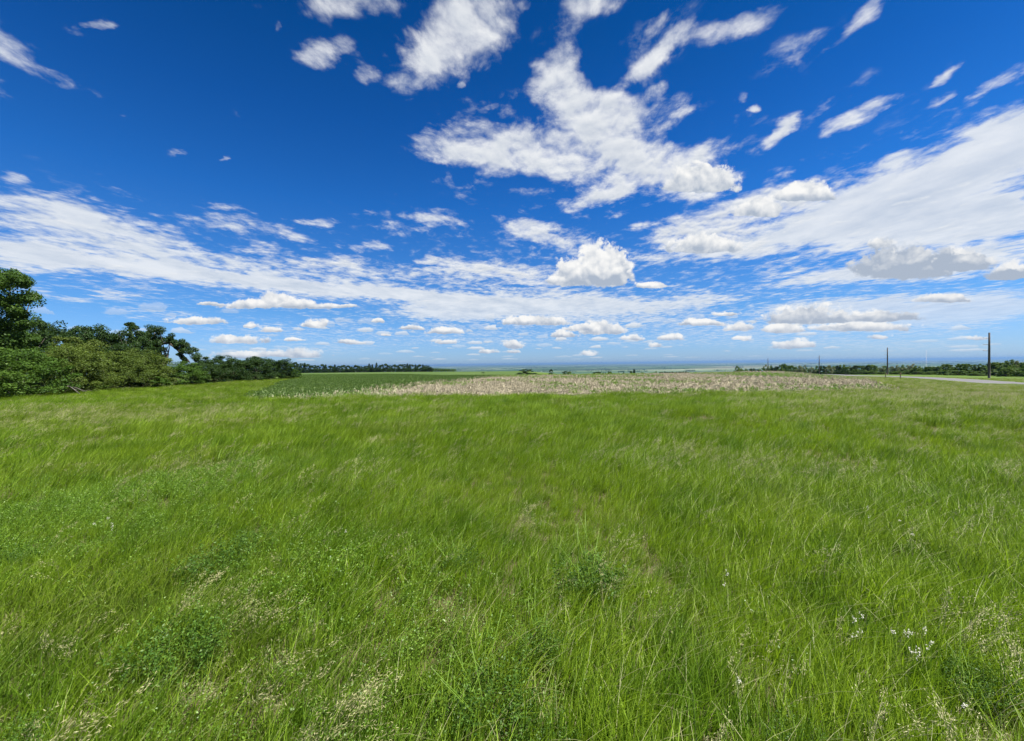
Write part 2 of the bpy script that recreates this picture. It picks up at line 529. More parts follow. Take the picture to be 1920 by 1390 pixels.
def hermite_tab(x, xs, ys):
    """monotone-ish cubic through the table, row by row"""
    i = np.clip(np.searchsorted(xs, x) - 1, 0, len(xs) - 2)
    h = xs[1:] - xs[:-1]
    d = (ys[..., 1:] - ys[..., :-1]) / h
    s = np.zeros_like(ys)
    s[..., 1:-1] = np.where(d[..., 1:] * d[..., :-1] > 0, 2 * d[..., 1:] * d[..., :-1] / (d[..., 1:] + d[..., :-1] - 1e-12 * (d[..., 1:] + d[..., :-1] == 0)), 0)
    t = np.clip((x - xs[i]) / h[i], 0, 1)
    return i, t, h, s


def height(x, y):
    """ground height, arrays of x and y"""
    x = np.atleast_1d(np.asarray(x, float)); y = np.atleast_1d(np.asarray(y, float))
    yy = np.maximum(y, 0.0)
    r = np.hypot(x, y)
    tan = np.where(yy > 0, x / np.maximum(yy, 0.25 * np.abs(x) + 1e-6), np.sign(x) * 2.2)
    d = np.clip(np.where(np.abs(tan) > 1.9, r * 0.6, yy), 0, 6000)
    ti = np.clip(np.searchsorted(T_TAN, np.clip(tan, -1.9, 2.2)) - 1, 0, len(T_TAN) - 2)
    tt = np.clip((tan - T_TAN[ti]) / (T_TAN[ti + 1] - T_TAN[ti]), 0, 1)
    tt = tt * tt * (3 - 2 * tt)
    i, t, h, s = hermite_tab(d, T_D, T_Z)

    def row(k):
        y0, y1, m0, m1 = T_Z[k, i], T_Z[k, i + 1], s[k, i] * h[i], s[k, i + 1] * h[i]
        return (2 * t**3 - 3 * t**2 + 1) * y0 + (t**3 - 2 * t**2 + t) * m0 + (-2 * t**3 + 3 * t**2) * y1 + (t**3 - t**2) * m1
    z = row(ti) * (1 - tt) + row(ti + 1) * tt
    roll = 0.05 * np.sin(x * 0.55 + 1.3 * np.sin(y * 0.31)) * np.sin(y * 0.43 + 0.7) + 0.03 * np.sin(x * 1.3 + y * 0.9)
    return z + roll * np.clip(r / 6, 0, 1) * np.clip(1.6 - r / 90, 0, 1)


def h1(x, y): return float(height(x, y)[0])


def grid_mesh(name, X, Y, Z):
    n, k = X.shape
    v = np.stack([X, Y, Z], -1).reshape(-1, 3)
    idx = np.arange(n * k).reshape(n, k)
    q = np.stack([idx[:-1, :-1], idx[1:, :-1], idx[1:, 1:], idx[:-1, 1:]], -1).reshape(-1, 4)
    return quads_mesh(name, v, q)


def quads_mesh(name, v, q, smooth=True):
    me = bpy.data.meshes.new(name)
    v = np.asarray(v, np.float32); q = np.asarray(q, np.int32)
    me.vertices.add(len(v)); me.vertices.foreach_set('co', v.ravel())
    me.loops.add(q.size); me.loops.foreach_set('vertex_index', q.ravel())
    me.polygons.add(len(q))
    me.polygons.foreach_set('loop_start', np.arange(len(q), dtype=np.int32) * q.shape[1])
    me.polygons.foreach_set('loop_total', np.full(len(q), q.shape[1], np.int32))
    me.polygons.foreach_set('use_smooth', np.full(len(q), smooth))
    me.update(calc_edges=True)
    return me


def put_attr(me, name, vals, kind='FLOAT'):
    a = me.attributes.new(name, kind, 'POINT')
    a.data.foreach_set('value', np.ascontiguousarray(vals, dtype=np.float32 if kind == 'FLOAT' else np.int32))


# --- materials of the ground
mt_ground = new_mat('meadow_soil')
pos = position()
n1 = noise(pos, 0.35, 6, 0.6); n2 = noise(pos, 6.0, 4, 0.6)
c = mixc(rng_map(n1, 0.38, 0.62), (0.045, 0.085, 0.010), (0.080, 0.120, 0.018))
thatch = mixc(noise(pos, 40.0, 4, 0.7), (0.030, 0.026, 0.012), (0.105, 0.090, 0.045))
c = mixc(rng_map(vmt('LENGTH', pos), 90, 25), c, thatch)
# the plain, far below: patchwork of fields, shelter belts
pf = mapping(pos, rot=(0, 0, R(14)), scale=(1500, 780, 1), kind='TEXTURE')
vo1 = node('ShaderNodeTexVoronoi', voronoi_dimensions='2D', feature='F1', distance='CHEBYCHEV')
put(vo1.inputs['Vector'], pf); vo1.inputs['Scale'].default_value = 1.0; vo1.inputs['Randomness'].default_value = 0.75
fr, fg, fb = sep(E(vo1.outputs['Color']))
rpf = node('ShaderNodeValToRGB'); put(rpf.inputs[0], fr)
rpf.color_ramp.interpolation = 'CONSTANT'
els = rpf.color_ramp.elements
els[0].position = 0; els[0].color = (0.03, 0.065, 0.018, 1)
els[1].position = 0.85; els[1].color = (0.16, 0.18, 0.11, 1)
for p_, c_ in ((0.2, (0.055, 0.088, 0.035)), (0.38, (0.022, 0.042, 0.014)), (0.52, (0.09, 0.122, 0.06)), (0.66, (0.10, 0.092, 0.06)), (0.75, (0.03, 0.06, 0.018))):
    e_ = els.new(p_); e_.color = c_ + (1,)
vo2 = node('ShaderNodeTexVoronoi', voronoi_dimensions='2D', feature='DISTANCE_TO_EDGE')
put(vo2.inputs['Vector'], vmt('ADD', pf, vmt('SCALE', noise(pf, 3.0, 3, 0.5, color=True), 0.12))); vo2.inputs['Scale'].default_value = 0.8
belt = rng_map(E(vo2.outputs['Distance']), 0.05, 0.025) * rng_map(noise(pf, 1.6, 2), 0.42, 0.55)
wood = rng_map(noise(mapping(pos, scale=(2600, 1100, 1)), 1.0, 5, 0.6), 0.56, 0.62)
cf = mixc(mth('MAXIMUM', belt, wood), E(rpf.outputs[0]), (0.018, 0.035, 0.014))
dist = vmt('LENGTH', pos)
c = mixc(rng_map(dist, 300, 900), c, cf)
out_surface(principled(c, 0.95, 0.1, bump=n2, bump_d=0.04))

mt_field = new_mat('stubble_soil')
pos = position()
ROW_AZ = math.atan(0.60)
rowp = mapping(pos, rot=(0, 0, -ROW_AZ), scale=(1, 1, 1))       # x across the rows, y along
rx, ry, rz = sep(rowp)
n1 = noise(pos, 0.25, 4, 0.6); n2 = noise(pos, 9.0, 5, 0.65); n3 = noise(mapping(rowp, scale=(0.3, 2.2, 1)), 3.0, 4, 0.6)
c = mixc(rng_map(n2, 0.35, 0.65), (0.055, 0.047, 0.034), (0.185, 0.165, 0.115))
c = mixc(rng_map(n3, 0.56, 0.72) * 0.55, c, (0.07, 0.11, 0.025))
rowm = mth('ABSOLUTE', mth('FRACT', rx / 0.76) - 0.5)
c = mixc(rng_map(rowm, 0.34, 0.10) * 0.85, c, (0.040, 0.040, 0.024))
out_surface(principled(c, 0.95, 0.1, bump=n2, bump_d=0.06))

mt_crop = new_mat('young_crop')
pos = position()
n1 = noise(mapping(pos, scale=(22, 5, 1)), 1.0, 5, 0.55); n2 = noise(pos, 2.5, 4, 0.6)
c = mixc(rng_map(n1, 0.35, 0.65), (0.033, 0.066, 0.011), (0.074, 0.108, 0.020))
c = mixc(rng_map(n2, 0.4, 0.7) * 0.5, c, (0.045, 0.084, 0.013))
gx, gy, gz = sep(pos)
gr = mth('SINE', (gy + 14.0 * noise(mapping(pos, scale=(60, 60, 1)), 1.0, 2)) * 0.55)
c = mixc(rng_map(gr, 0.2, 1.0) * rng_map(gy, 60, 120) * 0.35, c, (0.028, 0.060, 0.011))
out_surface(principled(c, 0.9, 0.15, bump=n2, bump_d=0.1))

mt_road = new_mat('road_gravel')
pos = position()
n1 = noise(pos, 0.5, 5, 0.6); n2 = noise(pos, 25.0, 3, 0.6)
u = attr('across')
wheel = rng_map(mth('ABSOLUTE', mth('ABSOLUTE', u) - 0.45), 0.18, 0.02)
c = mixc(n1, (0.08, 0.08, 0.084), (0.12, 0.118, 0.12))
c = mixc(wheel * 0.35, c, (0.14, 0.138, 0.138))
c = mixc(rng_map(n2, 0.4, 0.7) * 0.3, c, (0.15, 0.145, 0.14))
out_surface(principled(c, 0.9, 0.2, bump=n2, bump_d=0.01))

# --- the ground, one sheet out to the horizon
rr = np.concatenate([[0.0], np.geomspace(0.8, 60000, 300)])
aa = np.linspace(0, 2 * np.pi, 361)
RR, AA = np.meshgrid(rr, aa, indexing='ij')
GX, GY = RR * np.sin(AA), RR * np.cos(AA)
GZ = height(GX.ravel(), GY.ravel()).reshape(GX.shape)
far_hill = np.clip((RR - 9000) / 20000, 0, 1) * (18 * np.sin(GX / 5200 + 1) + 14 * np.sin(GY / 3900 + GX / 9000))
GZ = GZ + far_hill
gm = grid_mesh('ground', GX, GY, GZ)
gm.materials.append(mt_ground)
g = link('ground', gm)
tag(g, 'green meadow ground falling away to a wide patchwork plain', 'ground', kind='structure')

# --- the harvested field (a band between meadow and crest), rows towards the crest
def field_front(x):
    return np.interp(x, [-14, -6, 4, 14, 24, 60], [20.5, 20.8, 21.2, 22.0, 24.2, 70])


def field_right(y):      # right-hand edge
    return np.interp(y, [20, 24.2, 60, 110, 200], [21.0, 22.5, 50.5, 87, 150])


def field_left(y):
    return np.interp(y, [20, 24, 45, 80, 130, 200], [-13.0, -10.5, -5.5, 1.0, 8.0, 16.0])


ys = np.linspace(0, 1, 110)
us = np.linspace(0, 1, 70)
U, V = np.meshgrid(us, ys, indexing='ij')
YY = 20.5 + V**1.4 * 150
XX = field_left(YY) * (1 - U) + field_right(YY) * U
YY = np.maximum(YY, field_front(XX) * (V < 0.3))
fm = grid_mesh('stubble_field', XX, YY, height(XX.ravel(), YY.ravel()).reshape(XX.shape) + 0.06)
fm.materials.append(mt_field)
tag(link('stubble_field', fm), 'pale brown field of last year corn stubble', 'field', kind='structure')

YY = 20.6 + V**1.6 * 420
XL = np.interp(YY, [20, 50, 60, 420], [-13.6, -27.0, -30.0, -330])
XR = np.interp(YY, [20, 24, 45, 80, 130, 200, 420], [-13.1, -10.6, -5.7, 0.8, 7.0, 9.0, 12.0])
XX = XL * (1 - U) + XR * U
cm = grid_mesh('crop_field', XX, YY, height(XX.ravel(), YY.ravel()).reshape(XX.shape) + 0.07)
cm.materials.append(mt_crop)
tag(link('crop_field', cm), 'dark green young crop field in front of the far tree row', 'field', kind='structure')

# --- the road beyond the field on the right
rd = [Vector((40, 8)), Vector((51, 30)), Vector((62, 50)), Vector((80, 80)), Vector((98, 111)), Vector((124, 157)), Vector((150, 205)), Vector((175, 260))]


def road_at(t):
    i = min(int(t * (len(rd) - 1)), len(rd) - 2); f = t * (len(rd) - 1) - i
    p0, p1, p2, p3 = rd[max(i - 1, 0)], rd[i], rd[i + 1], rd[min(i + 2, len(rd) - 1)]
    return 0.5 * ((2 * p1) + (p2 - p0) * f + (2 * p0 - 5 * p1 + 4 * p2 - p3) * f * f + (3 * p1 - p0 - 3 * p2 + p3) * f**3)


NR = 120
cs = np.linspace(-1, 1, 9)
RX = np.zeros((NR, 9)); RY = np.zeros((NR, 9)); RZ = np.zeros((NR, 9))
for i in range(NR):
    p = road_at(i / (NR - 1)); q = road_at(min(1, i / (NR - 1) + .004)); q0 = road_at(max(0, i / (NR - 1) - .004))
    t = (q - q0).normalized(); nrm = Vector((t.y, -t.x))
    zc = h1(p.x, p.y)
    for k, c_ in enumerate(cs):
        RX[i, k] = p.x + nrm.x * c_ * 3.9; RY[i, k] = p.y + nrm.y * c_ * 3.9
        RZ[i, k] = max(zc, h1(RX[i, k], RY[i, k])) + 0.22 - 0.10 * c_ * c_
rm = grid_mesh('road', RX, RY, RZ)
put_attr(rm, 'across', np.tile(cs, NR))
rm.materials.append(mt_road)
tag(link('road', rm), 'pale grey country road curving past the stubble field', 'road', kind='structure')
# road shoulder, so the raised road meets the ground
for side in (0, 8):
    s_ = -1 if side == 0 else 1
    nx = np.gradient(RX[:, side]); ny = np.gradient(RY[:, side]); ln = np.hypot(nx, ny)
    ox_, oy_ = ny / ln * s_ * 1.6, -nx / ln * s_ * 1.6
    SX = np.stack([RX[:, side], RX[:, side] + ox_], 1); SY = np.stack([RY[:, side], RY[:, side] + oy_], 1)
    SZ = np.stack([RZ[:, side] - 0.004, height(SX[:, 1], SY[:, 1]) - 0.12], 1)
    if s_ < 0: SX, SY, SZ = SX[:, ::-1], SY[:, ::-1], SZ[:, ::-1]
    sm_ = grid_mesh('road_shoulder', SX, SY, SZ); sm_.materials.append(mt_ground)
    tag(link('road_shoulder', sm_), 'grassy road shoulder on the field side' if s_ < 0 else 'grassy road shoulder below the tree band', 'road shoulder', kind='structure')


def road_dist(x, y):
    P_ = np.stack([RX[:, 4], RY[:, 4]], 1)
    best = np.full(np.shape(x), 1e9)
    for k in range(0, NR, 2):
        best = np.minimum(best, np.hypot(x - P_[k, 0], y - P_[k, 1]))
    return best

# ------------------------------------------------------------------ grass
def vnoise(x, y, s, seed=0, octs=3):
    """smooth value noise on arrays, 0..1"""
    out = np.zeros_like(x); amp = 1.0; tot = 0
    for o in range(octs):
        X = x / s * 2**o + 17.3 * seed; Y = y / s * 2**o - 9.1 * seed
        xi, yi = np.floor(X), np.floor(Y); fx, fy = X - xi, Y - yi
        fx = fx * fx * (3 - 2 * fx); fy = fy * fy * (3 - 2 * fy)
        def hsh(a, b):
            v = np.sin(a * 127.1 + b * 311.7 + seed * 74.7 + o * 13.1) * 43758.5453
            return v - np.floor(v)
        out += amp * ((hsh(xi, yi) * (1 - fx) + hsh(xi + 1, yi) * fx) * (1 - fy) + (hsh(xi, yi + 1) * (1 - fx) + hsh(xi + 1, yi + 1) * fx) * fy)
        tot += amp; amp *= 0.5
    return out / tot


def blades(n, radius, hmin, hmax, width, lean, r, levels=4, spread=0.6, tint=(0, 1)):
    """n curved tapering blades as quads -> verts, quads, per-vertex tint and height"""
    a = r.uniform(0, 2 * np.pi, n); rad = radius * np.sqrt(r.uniform(0, 1, n))
    bx, by = rad * np.cos(a), rad * np.sin(a)
    h = r.uniform(hmin, hmax, n) * r.uniform(0.75, 1.0, n)
    la = r.normal(0, spread, n); lm = lean * r.uniform(0.35, 1.3, n)
    lx, ly = lm * np.cos(la) + r.normal(0, .16, n), lm * np.sin(la) + r.normal(0, .16, n)
    fa = r.uniform(0, np.pi, n); fx, fy = np.cos(fa), np.sin(fa)
    w = width * r.uniform(0.6, 1.3, n)
    tt = r.uniform(tint[0], tint[1], n)
    ts = np.linspace(0, 1, levels)
    V = np.zeros((n, levels, 2, 3)); Tn = np.zeros((n, levels, 2)); Hn = np.zeros((n, levels, 2))
    for k, t in enumerate(ts):
        b = t ** 1.9
        px = bx + lx * h * b; py = by + ly * h * b
        pz = h * (t - 0.30 * np.hypot(lx, ly) * t * t)
        ww = w * (1 - t) ** 0.7 * 0.5 + 0.0003
        for s_, q in ((0, -1), (1, 1)):
            V[:, k, s_, 0] = px + q * fx * ww; V[:, k, s_, 1] = py + q * fy * ww; V[:, k, s_, 2] = pz
        Tn[:, k, :] = tt[:, None]; Hn[:, k, :] = t
    base = (np.arange(n) * levels * 2)[:, None]
    q = []
    for k in range(levels - 1):
        q.append(np.stack([base[:, 0] + 2 * k, base[:, 0] + 2 * k + 1, base[:, 0] + 2 * k + 3, base[:, 0] + 2 * k + 2], 1))
    return V.reshape(-1, 3), np.concatenate(q), Tn.ravel(), Hn.ravel()


def leafy(n_stems, n_leaf, radius, h, leaf, r, tint=(0, 1), lean=0.25):
    """a clump of thin stems carrying small leaves in threes"""
    vs, qs, ts, hs, o = [], [], [], [], 0
    v, q, t, hh = blades(n_stems, radius, h * 0.8, h * 1.1, 0.004, lean, r, 3, 1.5, tint)
    vs.append(v); qs.append(q); ts.append(t); hs.append(hh); o = len(v)
    N = n_stems * n_leaf
    st = r.integers(0, n_stems, N); u = r.uniform(0.25, 1.0, N)
    V4 = v.reshape(n_stems, 3, 2, 3).mean(2)
    p = np.where((u < .5)[:, None], V4[st, 0] + (V4[st, 1] - V4[st, 0]) * (u * 2)[:, None], V4[st, 1] + (V4[st, 2] - V4[st, 1]) * (u * 2 - 1)[:, None])
    p = p + r.normal(0, 0.016, (N, 3))
    d = r.normal(0, 1, (N, 3)); d[:, 2] = np.abs(d[:, 2]) * 0.5 + 0.1; d /= np.linalg.norm(d, axis=1)[:, None]
    s = r.normal(0, 1, (N, 3)); s -= (s * d).sum(1)[:, None] * d; s /= np.linalg.norm(s, axis=1)[:, None]
    L = (leaf * r.uniform(0.6, 1.3, N))[:, None]
    quad = np.stack([p, p + d * L * .5 + s * L * .24, p + d * L, p + d * L * .5 - s * L * .24], 1).reshape(-1, 3)
    vs.append(quad); qs.append(np.arange(N * 4).reshape(N, 4) + o)
    ts.append(np.repeat(r.uniform(tint[0], tint[1], N), 4)); hs.append(np.repeat(u, 4))
    return np.concatenate(vs), np.concatenate(qs), np.concatenate(ts), np.concatenate(hs)


def seed_stems(n, radius, hmin, hmax, lean, r, head=0.10):
    """bent culms ending in loose panicles"""
    vs, qs, ts, hs, o = [], [], [], [], 0
    v, q, t, hh = blades(n, radius, hmin, hmax, 0.0028, lean, r, 5, 0.35, (0.55, 0.8))
    vs.append(v); qs.append(q); ts.append(t); hs.append(hh); o += len(v)
    V5 = v.reshape(n, 5, 2, 3).mean(2)
    K = 44
    tip, prev = V5[:, 4], V5[:, 3]
    ax = tip - prev; ax /= np.linalg.norm(ax, axis=1)[:, None] + 1e-9
    N = n * K
    f = r.uniform(-1.0, 0.55, N); idx = np.repeat(np.arange(n), K)
    p = tip[idx] + ax[idx] * (f * head)[:, None] + r.normal(0, 0.011, (N, 3)); p[:, 2] -= 0.02 * np.clip(f, 0, 1)
    d = ax[idx] + r.normal(0, 0.45, (N, 3)); d /= np.linalg.norm(d, axis=1)[:, None]
    s = r.normal(0, 1, (N, 3)); s -= (s * d).sum(1)[:, None] * d; s /= np.linalg.norm(s, axis=1)[:, None]
    L = r.uniform(0.010, 0.020, N)[:, None]
    quad = np.stack([p, p + d * L * .5 + s * 0.0016, p + d * L, p + d * L * .5 - s * 0.0016], 1).reshape(-1, 3)
    return (v, q, t, hh), (quad, np.arange(N * 4).reshape(N, 4), np.repeat(r.uniform(0.8, 1.0, N), 4), np.ones(N * 4))


# --- grass material: blade tint, big patches by place, light through the blade
mt_grass = new_mat('grass_blade')
pos = position()
tint = attr('tint'); hh_ = attr('along')
patch = noise(mapping(pos, scale=(1.7, 1.0, 1.0)), 0.30, 5, 0.62); patch2 = noise(pos, 1.6, 4, 0.6)
dry = attr('dry', 'INSTANCER')
c1 = mixc(tint, (0.082, 0.165, 0.007), (0.235, 0.355, 0.028))
c1 = mixc(rng_map(patch, 0.40, 0.66) * 0.5, c1, (0.250, 0.350, 0.032))
c1 = mixc(rng_map(patch2, 0.48, 0.66) * 0.6, c1, (0.064, 0.150, 0.010))
c1 = mixc(dry, c1, (0.30, 0.255, 0.120))
c1 = mixc(rng_map(hh_, 0.25, 0.0) * 0.35, c1, (0.16, 0.15, 0.06))
n = node('ShaderNodeBsdfPrincipled')
put(n.inputs['Base Color'], c1); n.inputs['Roughness'].default_value = 0.5; n.inputs['Specular IOR Level'].default_value = 0.2
ct = mixc(1.0, c1, (1.25, 1.25, 0.6), 'MULTIPLY')
out_surface(mixs(0.45, E(n.outputs[0]), translucent(ct)))

mt_leafy = new_mat('clover_leaf')
pos = position()
tint = attr('tint')
c1 = mixc(tint, (0.058, 0.130, 0.010), (0.150, 0.255, 0.026))
n = node('ShaderNodeBsdfPrincipled')
put(n.inputs['Base Color'], c1); n.inputs['Roughness'].default_value = 0.45; n.inputs['Specular IOR Level'].default_value = 0.35
out_surface(mixs(0.30, E(n.outputs[0]), translucent(mixc(1.0, c1, (1.2, 1.3, 0.6), 'MULTIPLY'))))

mt_weed = new_mat('weed_leaf')
tint = attr('tint')
c1 = mixc(tint, (0.034, 0.085, 0.010), (0.105, 0.190, 0.024))
out_surface(mixs(0.28, principled(c1, 0.5, 0.2), translucent(c1)))

mt_straw = new_mat('straw')
tint = attr('tint')
c1 = mixc(tint, (0.17, 0.20, 0.060), (0.34, 0.325, 0.150))
n = node('ShaderNodeBsdfPrincipled')
put(n.inputs['Base Color'], c1); n.inputs['Roughness'].default_value = 0.6
out_surface(mixs(0.25, E(n.outputs[0]), translucent(c1)))


def join_parts(parts):
    vs, qs, ts, hs, ms, o = [], [], [], [], [], 0
    for (v, q, t, h), mi in parts:
        vs.append(v); qs.append(q + o); ts.append(t); hs.append(h); ms.append(np.full(len(q), mi)); o += len(v)
    return np.concatenate(vs), np.concatenate(qs), np.concatenate(ts), np.concatenate(hs), np.concatenate(ms)


def scatter_object(name, protos, mats, P_, rotz, tilt, scale, var, dry):
    """ONE object: its mesh holds the patterns of a tuft and one anchor per tuft; geometry nodes put the tufts on the anchors"""
    vs, qs, ts, hs, ms, pr, o = [], [], [], [], [], [], 0
    for k, (v, q, t, h, m_) in enumerate(protos):
        vs.append(v); qs.append(q + o); ts.append(t); hs.append(h); ms.append(m_); pr.append(np.full(len(v), k)); o += len(v)
    na = len(P_)
    me = quads_mesh(name, np.concatenate(vs + [P_]), np.concatenate(qs), True)
    z = np.zeros(o)
    put_attr(me, 'tint', np.concatenate(ts + [np.zeros(na)])); put_attr(me, 'along', np.concatenate(hs + [np.zeros(na)]))
    put_attr(me, 'pattern', np.concatenate(pr + [np.full(na, -1)]), 'INT')
    put_attr(me, 'rz', np.concatenate([z, rotz])); put_attr(me, 'tl', np.concatenate([z, tilt]))
    put_attr(me, 'sc', np.concatenate([z, scale])); put_attr(me, 'vr', np.concatenate([z, var]), 'INT'); put_attr(me, 'dry', np.concatenate([z, dry]))
    for m_ in mats: me.materials.append(m_)
    me.polygons.foreach_set('material_index', np.concatenate(ms).astype(np.int32))
    ob = link(name, me)
    ng = bpy.data.node_groups.new(name + '_scatter', 'GeometryNodeTree')
    ng.interface.new_socket('Geometry', in_out='INPUT', socket_type='NodeSocketGeometry')
    ng.interface.new_socket('Geometry', in_out='OUTPUT', socket_type='NodeSocketGeometry')
    N = ng.nodes; Lk = ng.links
    gi = N.new('NodeGroupInput'); go = N.new('NodeGroupOutput')

    def named(nm, tp):
        a = N.new('GeometryNodeInputNamedAttribute'); a.data_type = tp; a.inputs[0].default_value = nm
        return a.outputs[0]

    def where(k):
        cmp_ = N.new('FunctionNodeCompare'); cmp_.data_type = 'INT'; cmp_.operation = 'EQUAL'
        Lk.new(named('pattern', 'INT'), cmp_.inputs['A'] if False else cmp_.inputs[2]); cmp_.inputs[3].default_value = k
        sg = N.new('GeometryNodeSeparateGeometry'); sg.domain = 'POINT'
        Lk.new(gi.outputs[0], sg.inputs['Geometry']); Lk.new(cmp_.outputs[0], sg.inputs['Selection'])
        return sg.outputs['Selection']
    g2i = N.new('GeometryNodeGeometryToInstance')
    for k in reversed(range(len(protos))):       # a multi-input socket lists its newest link first
        Lk.new(where(k), g2i.inputs[0])
    m2p = N.new('GeometryNodeMeshToPoints')
    Lk.new(where(-1), m2p.inputs[0])
    iop = N.new('GeometryNodeInstanceOnPoints')
    Lk.new(m2p.outputs[0], iop.inputs['Points']); Lk.new(g2i.outputs[0], iop.inputs['Instance'])
    iop.inputs['Pick Instance'].default_value = True
    Lk.new(named('vr', 'INT'), iop.inputs['Instance Index'])
    cx = N.new('ShaderNodeCombineXYZ'); Lk.new(named('tl', 'FLOAT'), cx.inputs[1]); Lk.new(named('rz', 'FLOAT'), cx.inputs[2])
    Lk.new(cx.outputs[0], iop.inputs['Rotation'])
    Lk.new(named('sc', 'FLOAT'), iop.inputs['Scale'])
    Lk.new(iop.outputs[0], go.inputs[0])
    md = ob.modifiers.new('scatter', 'NODES'); md.node_group = ng
    return ob


gr = np.random.default_rng(11)
protos = []
# 0-5 fine tufts, 6-8 leafy, 9-10 dry, 11-14 wide patches for farther off, 15 wide pale seeding patch
for k in range(6):
    protos.append(join_parts([(blades(22, 0.085, 0.16, 0.36, 0.0085, 0.38, gr, 4, 0.7), 0), (blades(5, 0.07, 0.24, 0.41, 0.0050, 0.65, gr, 5, 0.5, (0.4, 1)), 0), (blades(5, 0.09, 0.10, 0.22, 0.004, 0.7, gr, 3, 2.0), 2), (blades(1, 0.09, 0.30, 0.46, 0.0032, 0.7, gr, 5, 0.9), 2)]))
for k in range(3):
    protos.append(join_parts([(leafy(9, 16, 0.10, 0.25, 0.014, gr), 1), (blades(8, 0.09, 0.18, 0.36, 0.0042, 0.55, gr, 4, 0.6), 0)]))
for k in range(2):
    protos.append(join_parts([(blades(24, 0.10, 0.06, 0.20, 0.0038, 0.95, gr, 3, 2.2, (0.3, 1)), 2), (blades(8, 0.08, 0.12, 0.26, 0.004, 0.5, gr, 4, 0.6), 0)]))
for k in range(4):
    protos.append(join_parts([(blades(100, 0.34, 0.20, 0.44, 0.0135, 0.42, gr, 3, 0.55), 0), (blades(10, 0.3, 0.3, 0.5, 0.006, 0.7, gr, 3, 0.4, (0.4, 1)), 0)]))
a_, b_ = seed_stems(16, 0.30, 0.36, 0.52, 0.55, gr, 0.09)
protos.append(join_parts([(blades(60, 0.34, 0.22, 0.46, 0.013, 0.5, gr, 3, 0.5), 0), (a_, 2), (b_, 2)]))
a_, b_ = seed_stems(3, 0.06, 0.32, 0.46, 0.55, gr, 0.08)
protos.append(join_parts([(blades(16, 0.085, 0.16, 0.36, 0.0080, 0.4, gr, 4, 0.7), 0), (a_, 2), (b_, 2)]))
NP = len(protos)


def in_wedge(x, y, m=3.0): return (y > -0.5) & (np.abs(x) < 1.32 * np.maximum(y, 0) + m)


def on_field(x, y):
    yb = np.clip(y, 20, 200)
    f = (x > np.interp(yb, [20, 50, 60, 420], [-13.6, -27.0, -30.0, -330])) & (x < field_right(yb)) & (y > field_front(x)) & (y > 20.4)
    return f


pts, tls, rzs, scs, vrs, drs = [], [], [], [], [], []


def sow(n, x0, x1, y0, y1, rmin, rmax, wide):
    x = gr.uniform(x0, x1, n); y = gr.uniform(y0, y1, n)
    r = np.hypot(x, y)
    ok = in_wedge(x, y) & (r >= rmin) & (r < rmax) & (~on_field(x, y) | (gr.uniform(0, 1, n) < 0.55 * np.exp(-(y - field_front(x)) / (0.25 + 1.3 * vnoise(x, y * .3, 3.0, 51, 2)))) & (y > 20) & (x < 30)) & (x > -33.5 - 0 * y)
    ok &= road_dist(x, y) > 4.3
    x, y, r = x[ok], y[ok], r[ok]
    k = len(x)
    wv = vnoise(x, y * 0.7, 2.6, 3, 3); wv2 = vnoise(x, y, 0.9, 5, 2); lf = vnoise(x, y, 3.4, 9, 3); st = vnoise(x, y, 2.2, 21, 3)
    sc = 0.42 + 0.95 * wv + 0.40 * (wv2 - .5) + gr.normal(0, .07, k)
    var = gr.integers(0, 6, k)
    dr = np.clip((st - 0.66) * 3.0, 0, 0.5) * (gr.uniform(0, 1, k) < .7)
    if not wide:
        # more clover to the left, dry thatch showing at the feet of the near middle
        bias = np.clip(0.02 - 0.012 * x, -0.04, 0.07)
        leafm = (lf + gr.normal(0, .09, k) > 0.80 - bias)
        var = np.where(leafm, gr.integers(6, 9, k), var)
        dm = np.exp(-((x + 0.55)**2 / 0.9 + (y - 2.35)**2 / 0.5)) * 1.0 + 0.22 * np.exp(-((x + .2)**2 / 6 + (y - 3.0)**2 / 1.2))
        dryp = (gr.uniform(0, 1, k) < dm * 0.62 * np.clip((vnoise(x, y, .35, 77, 2) - .42) * 4, 0, 1))
        var = np.where(dryp, gr.integers(9, 11, k), var)
        sc = np.where(dryp, sc * 0.8, sc)
        dr = np.where(dryp, 0.0, dr * 0.25)
        var = np.where((gr.uniform(0, 1, k) < 0.075 * np.clip((vnoise(x, y, 1.8, 63, 2) - .45) * 4, 0.08, 1)) & ~dryp, 16, var)
    else:
        var = gr.integers(11, 15, k)
        pale = np.clip((x - 6) / 18, 0, 1) * 1.25 + 0.75 * np.exp(-((x + 14)**2 / 70 + (y - 14)**2 / 10))
        sd = gr.uniform(0, 1, k) < 0.05 + 0.50 * np.clip(pale, 0, 1) * (0.4 + lf)
        var = np.where(sd, 15, var)
        dr = np.clip(dr * 0.5 + 0.22 * pale * gr.uniform(0.2, 1, k) + 0.14 * np.clip((y - 24) / 18, 0, 1) * (x < -10) * gr.uniform(0.2, 1, k), 0, .75)
        sc = sc * (1.0 - 0.35 * np.clip((r - 26) / 25, 0, 1))
    pts.append(np.stack([x, y, height(x, y) - 0.015], 1)); scs.append(np.clip(sc, 0.6, 1.6)); vrs.append(var); drs.append(dr)
    rzs.append(0.25 + 0.9 * (vnoise(x, y, 4.0, 13, 2) - .5) + gr.normal(0, .6, k))
    tls.append(0.05 + 0.24 * wv * gr.uniform(.3, 1, k) + gr.normal(0, .06, k))


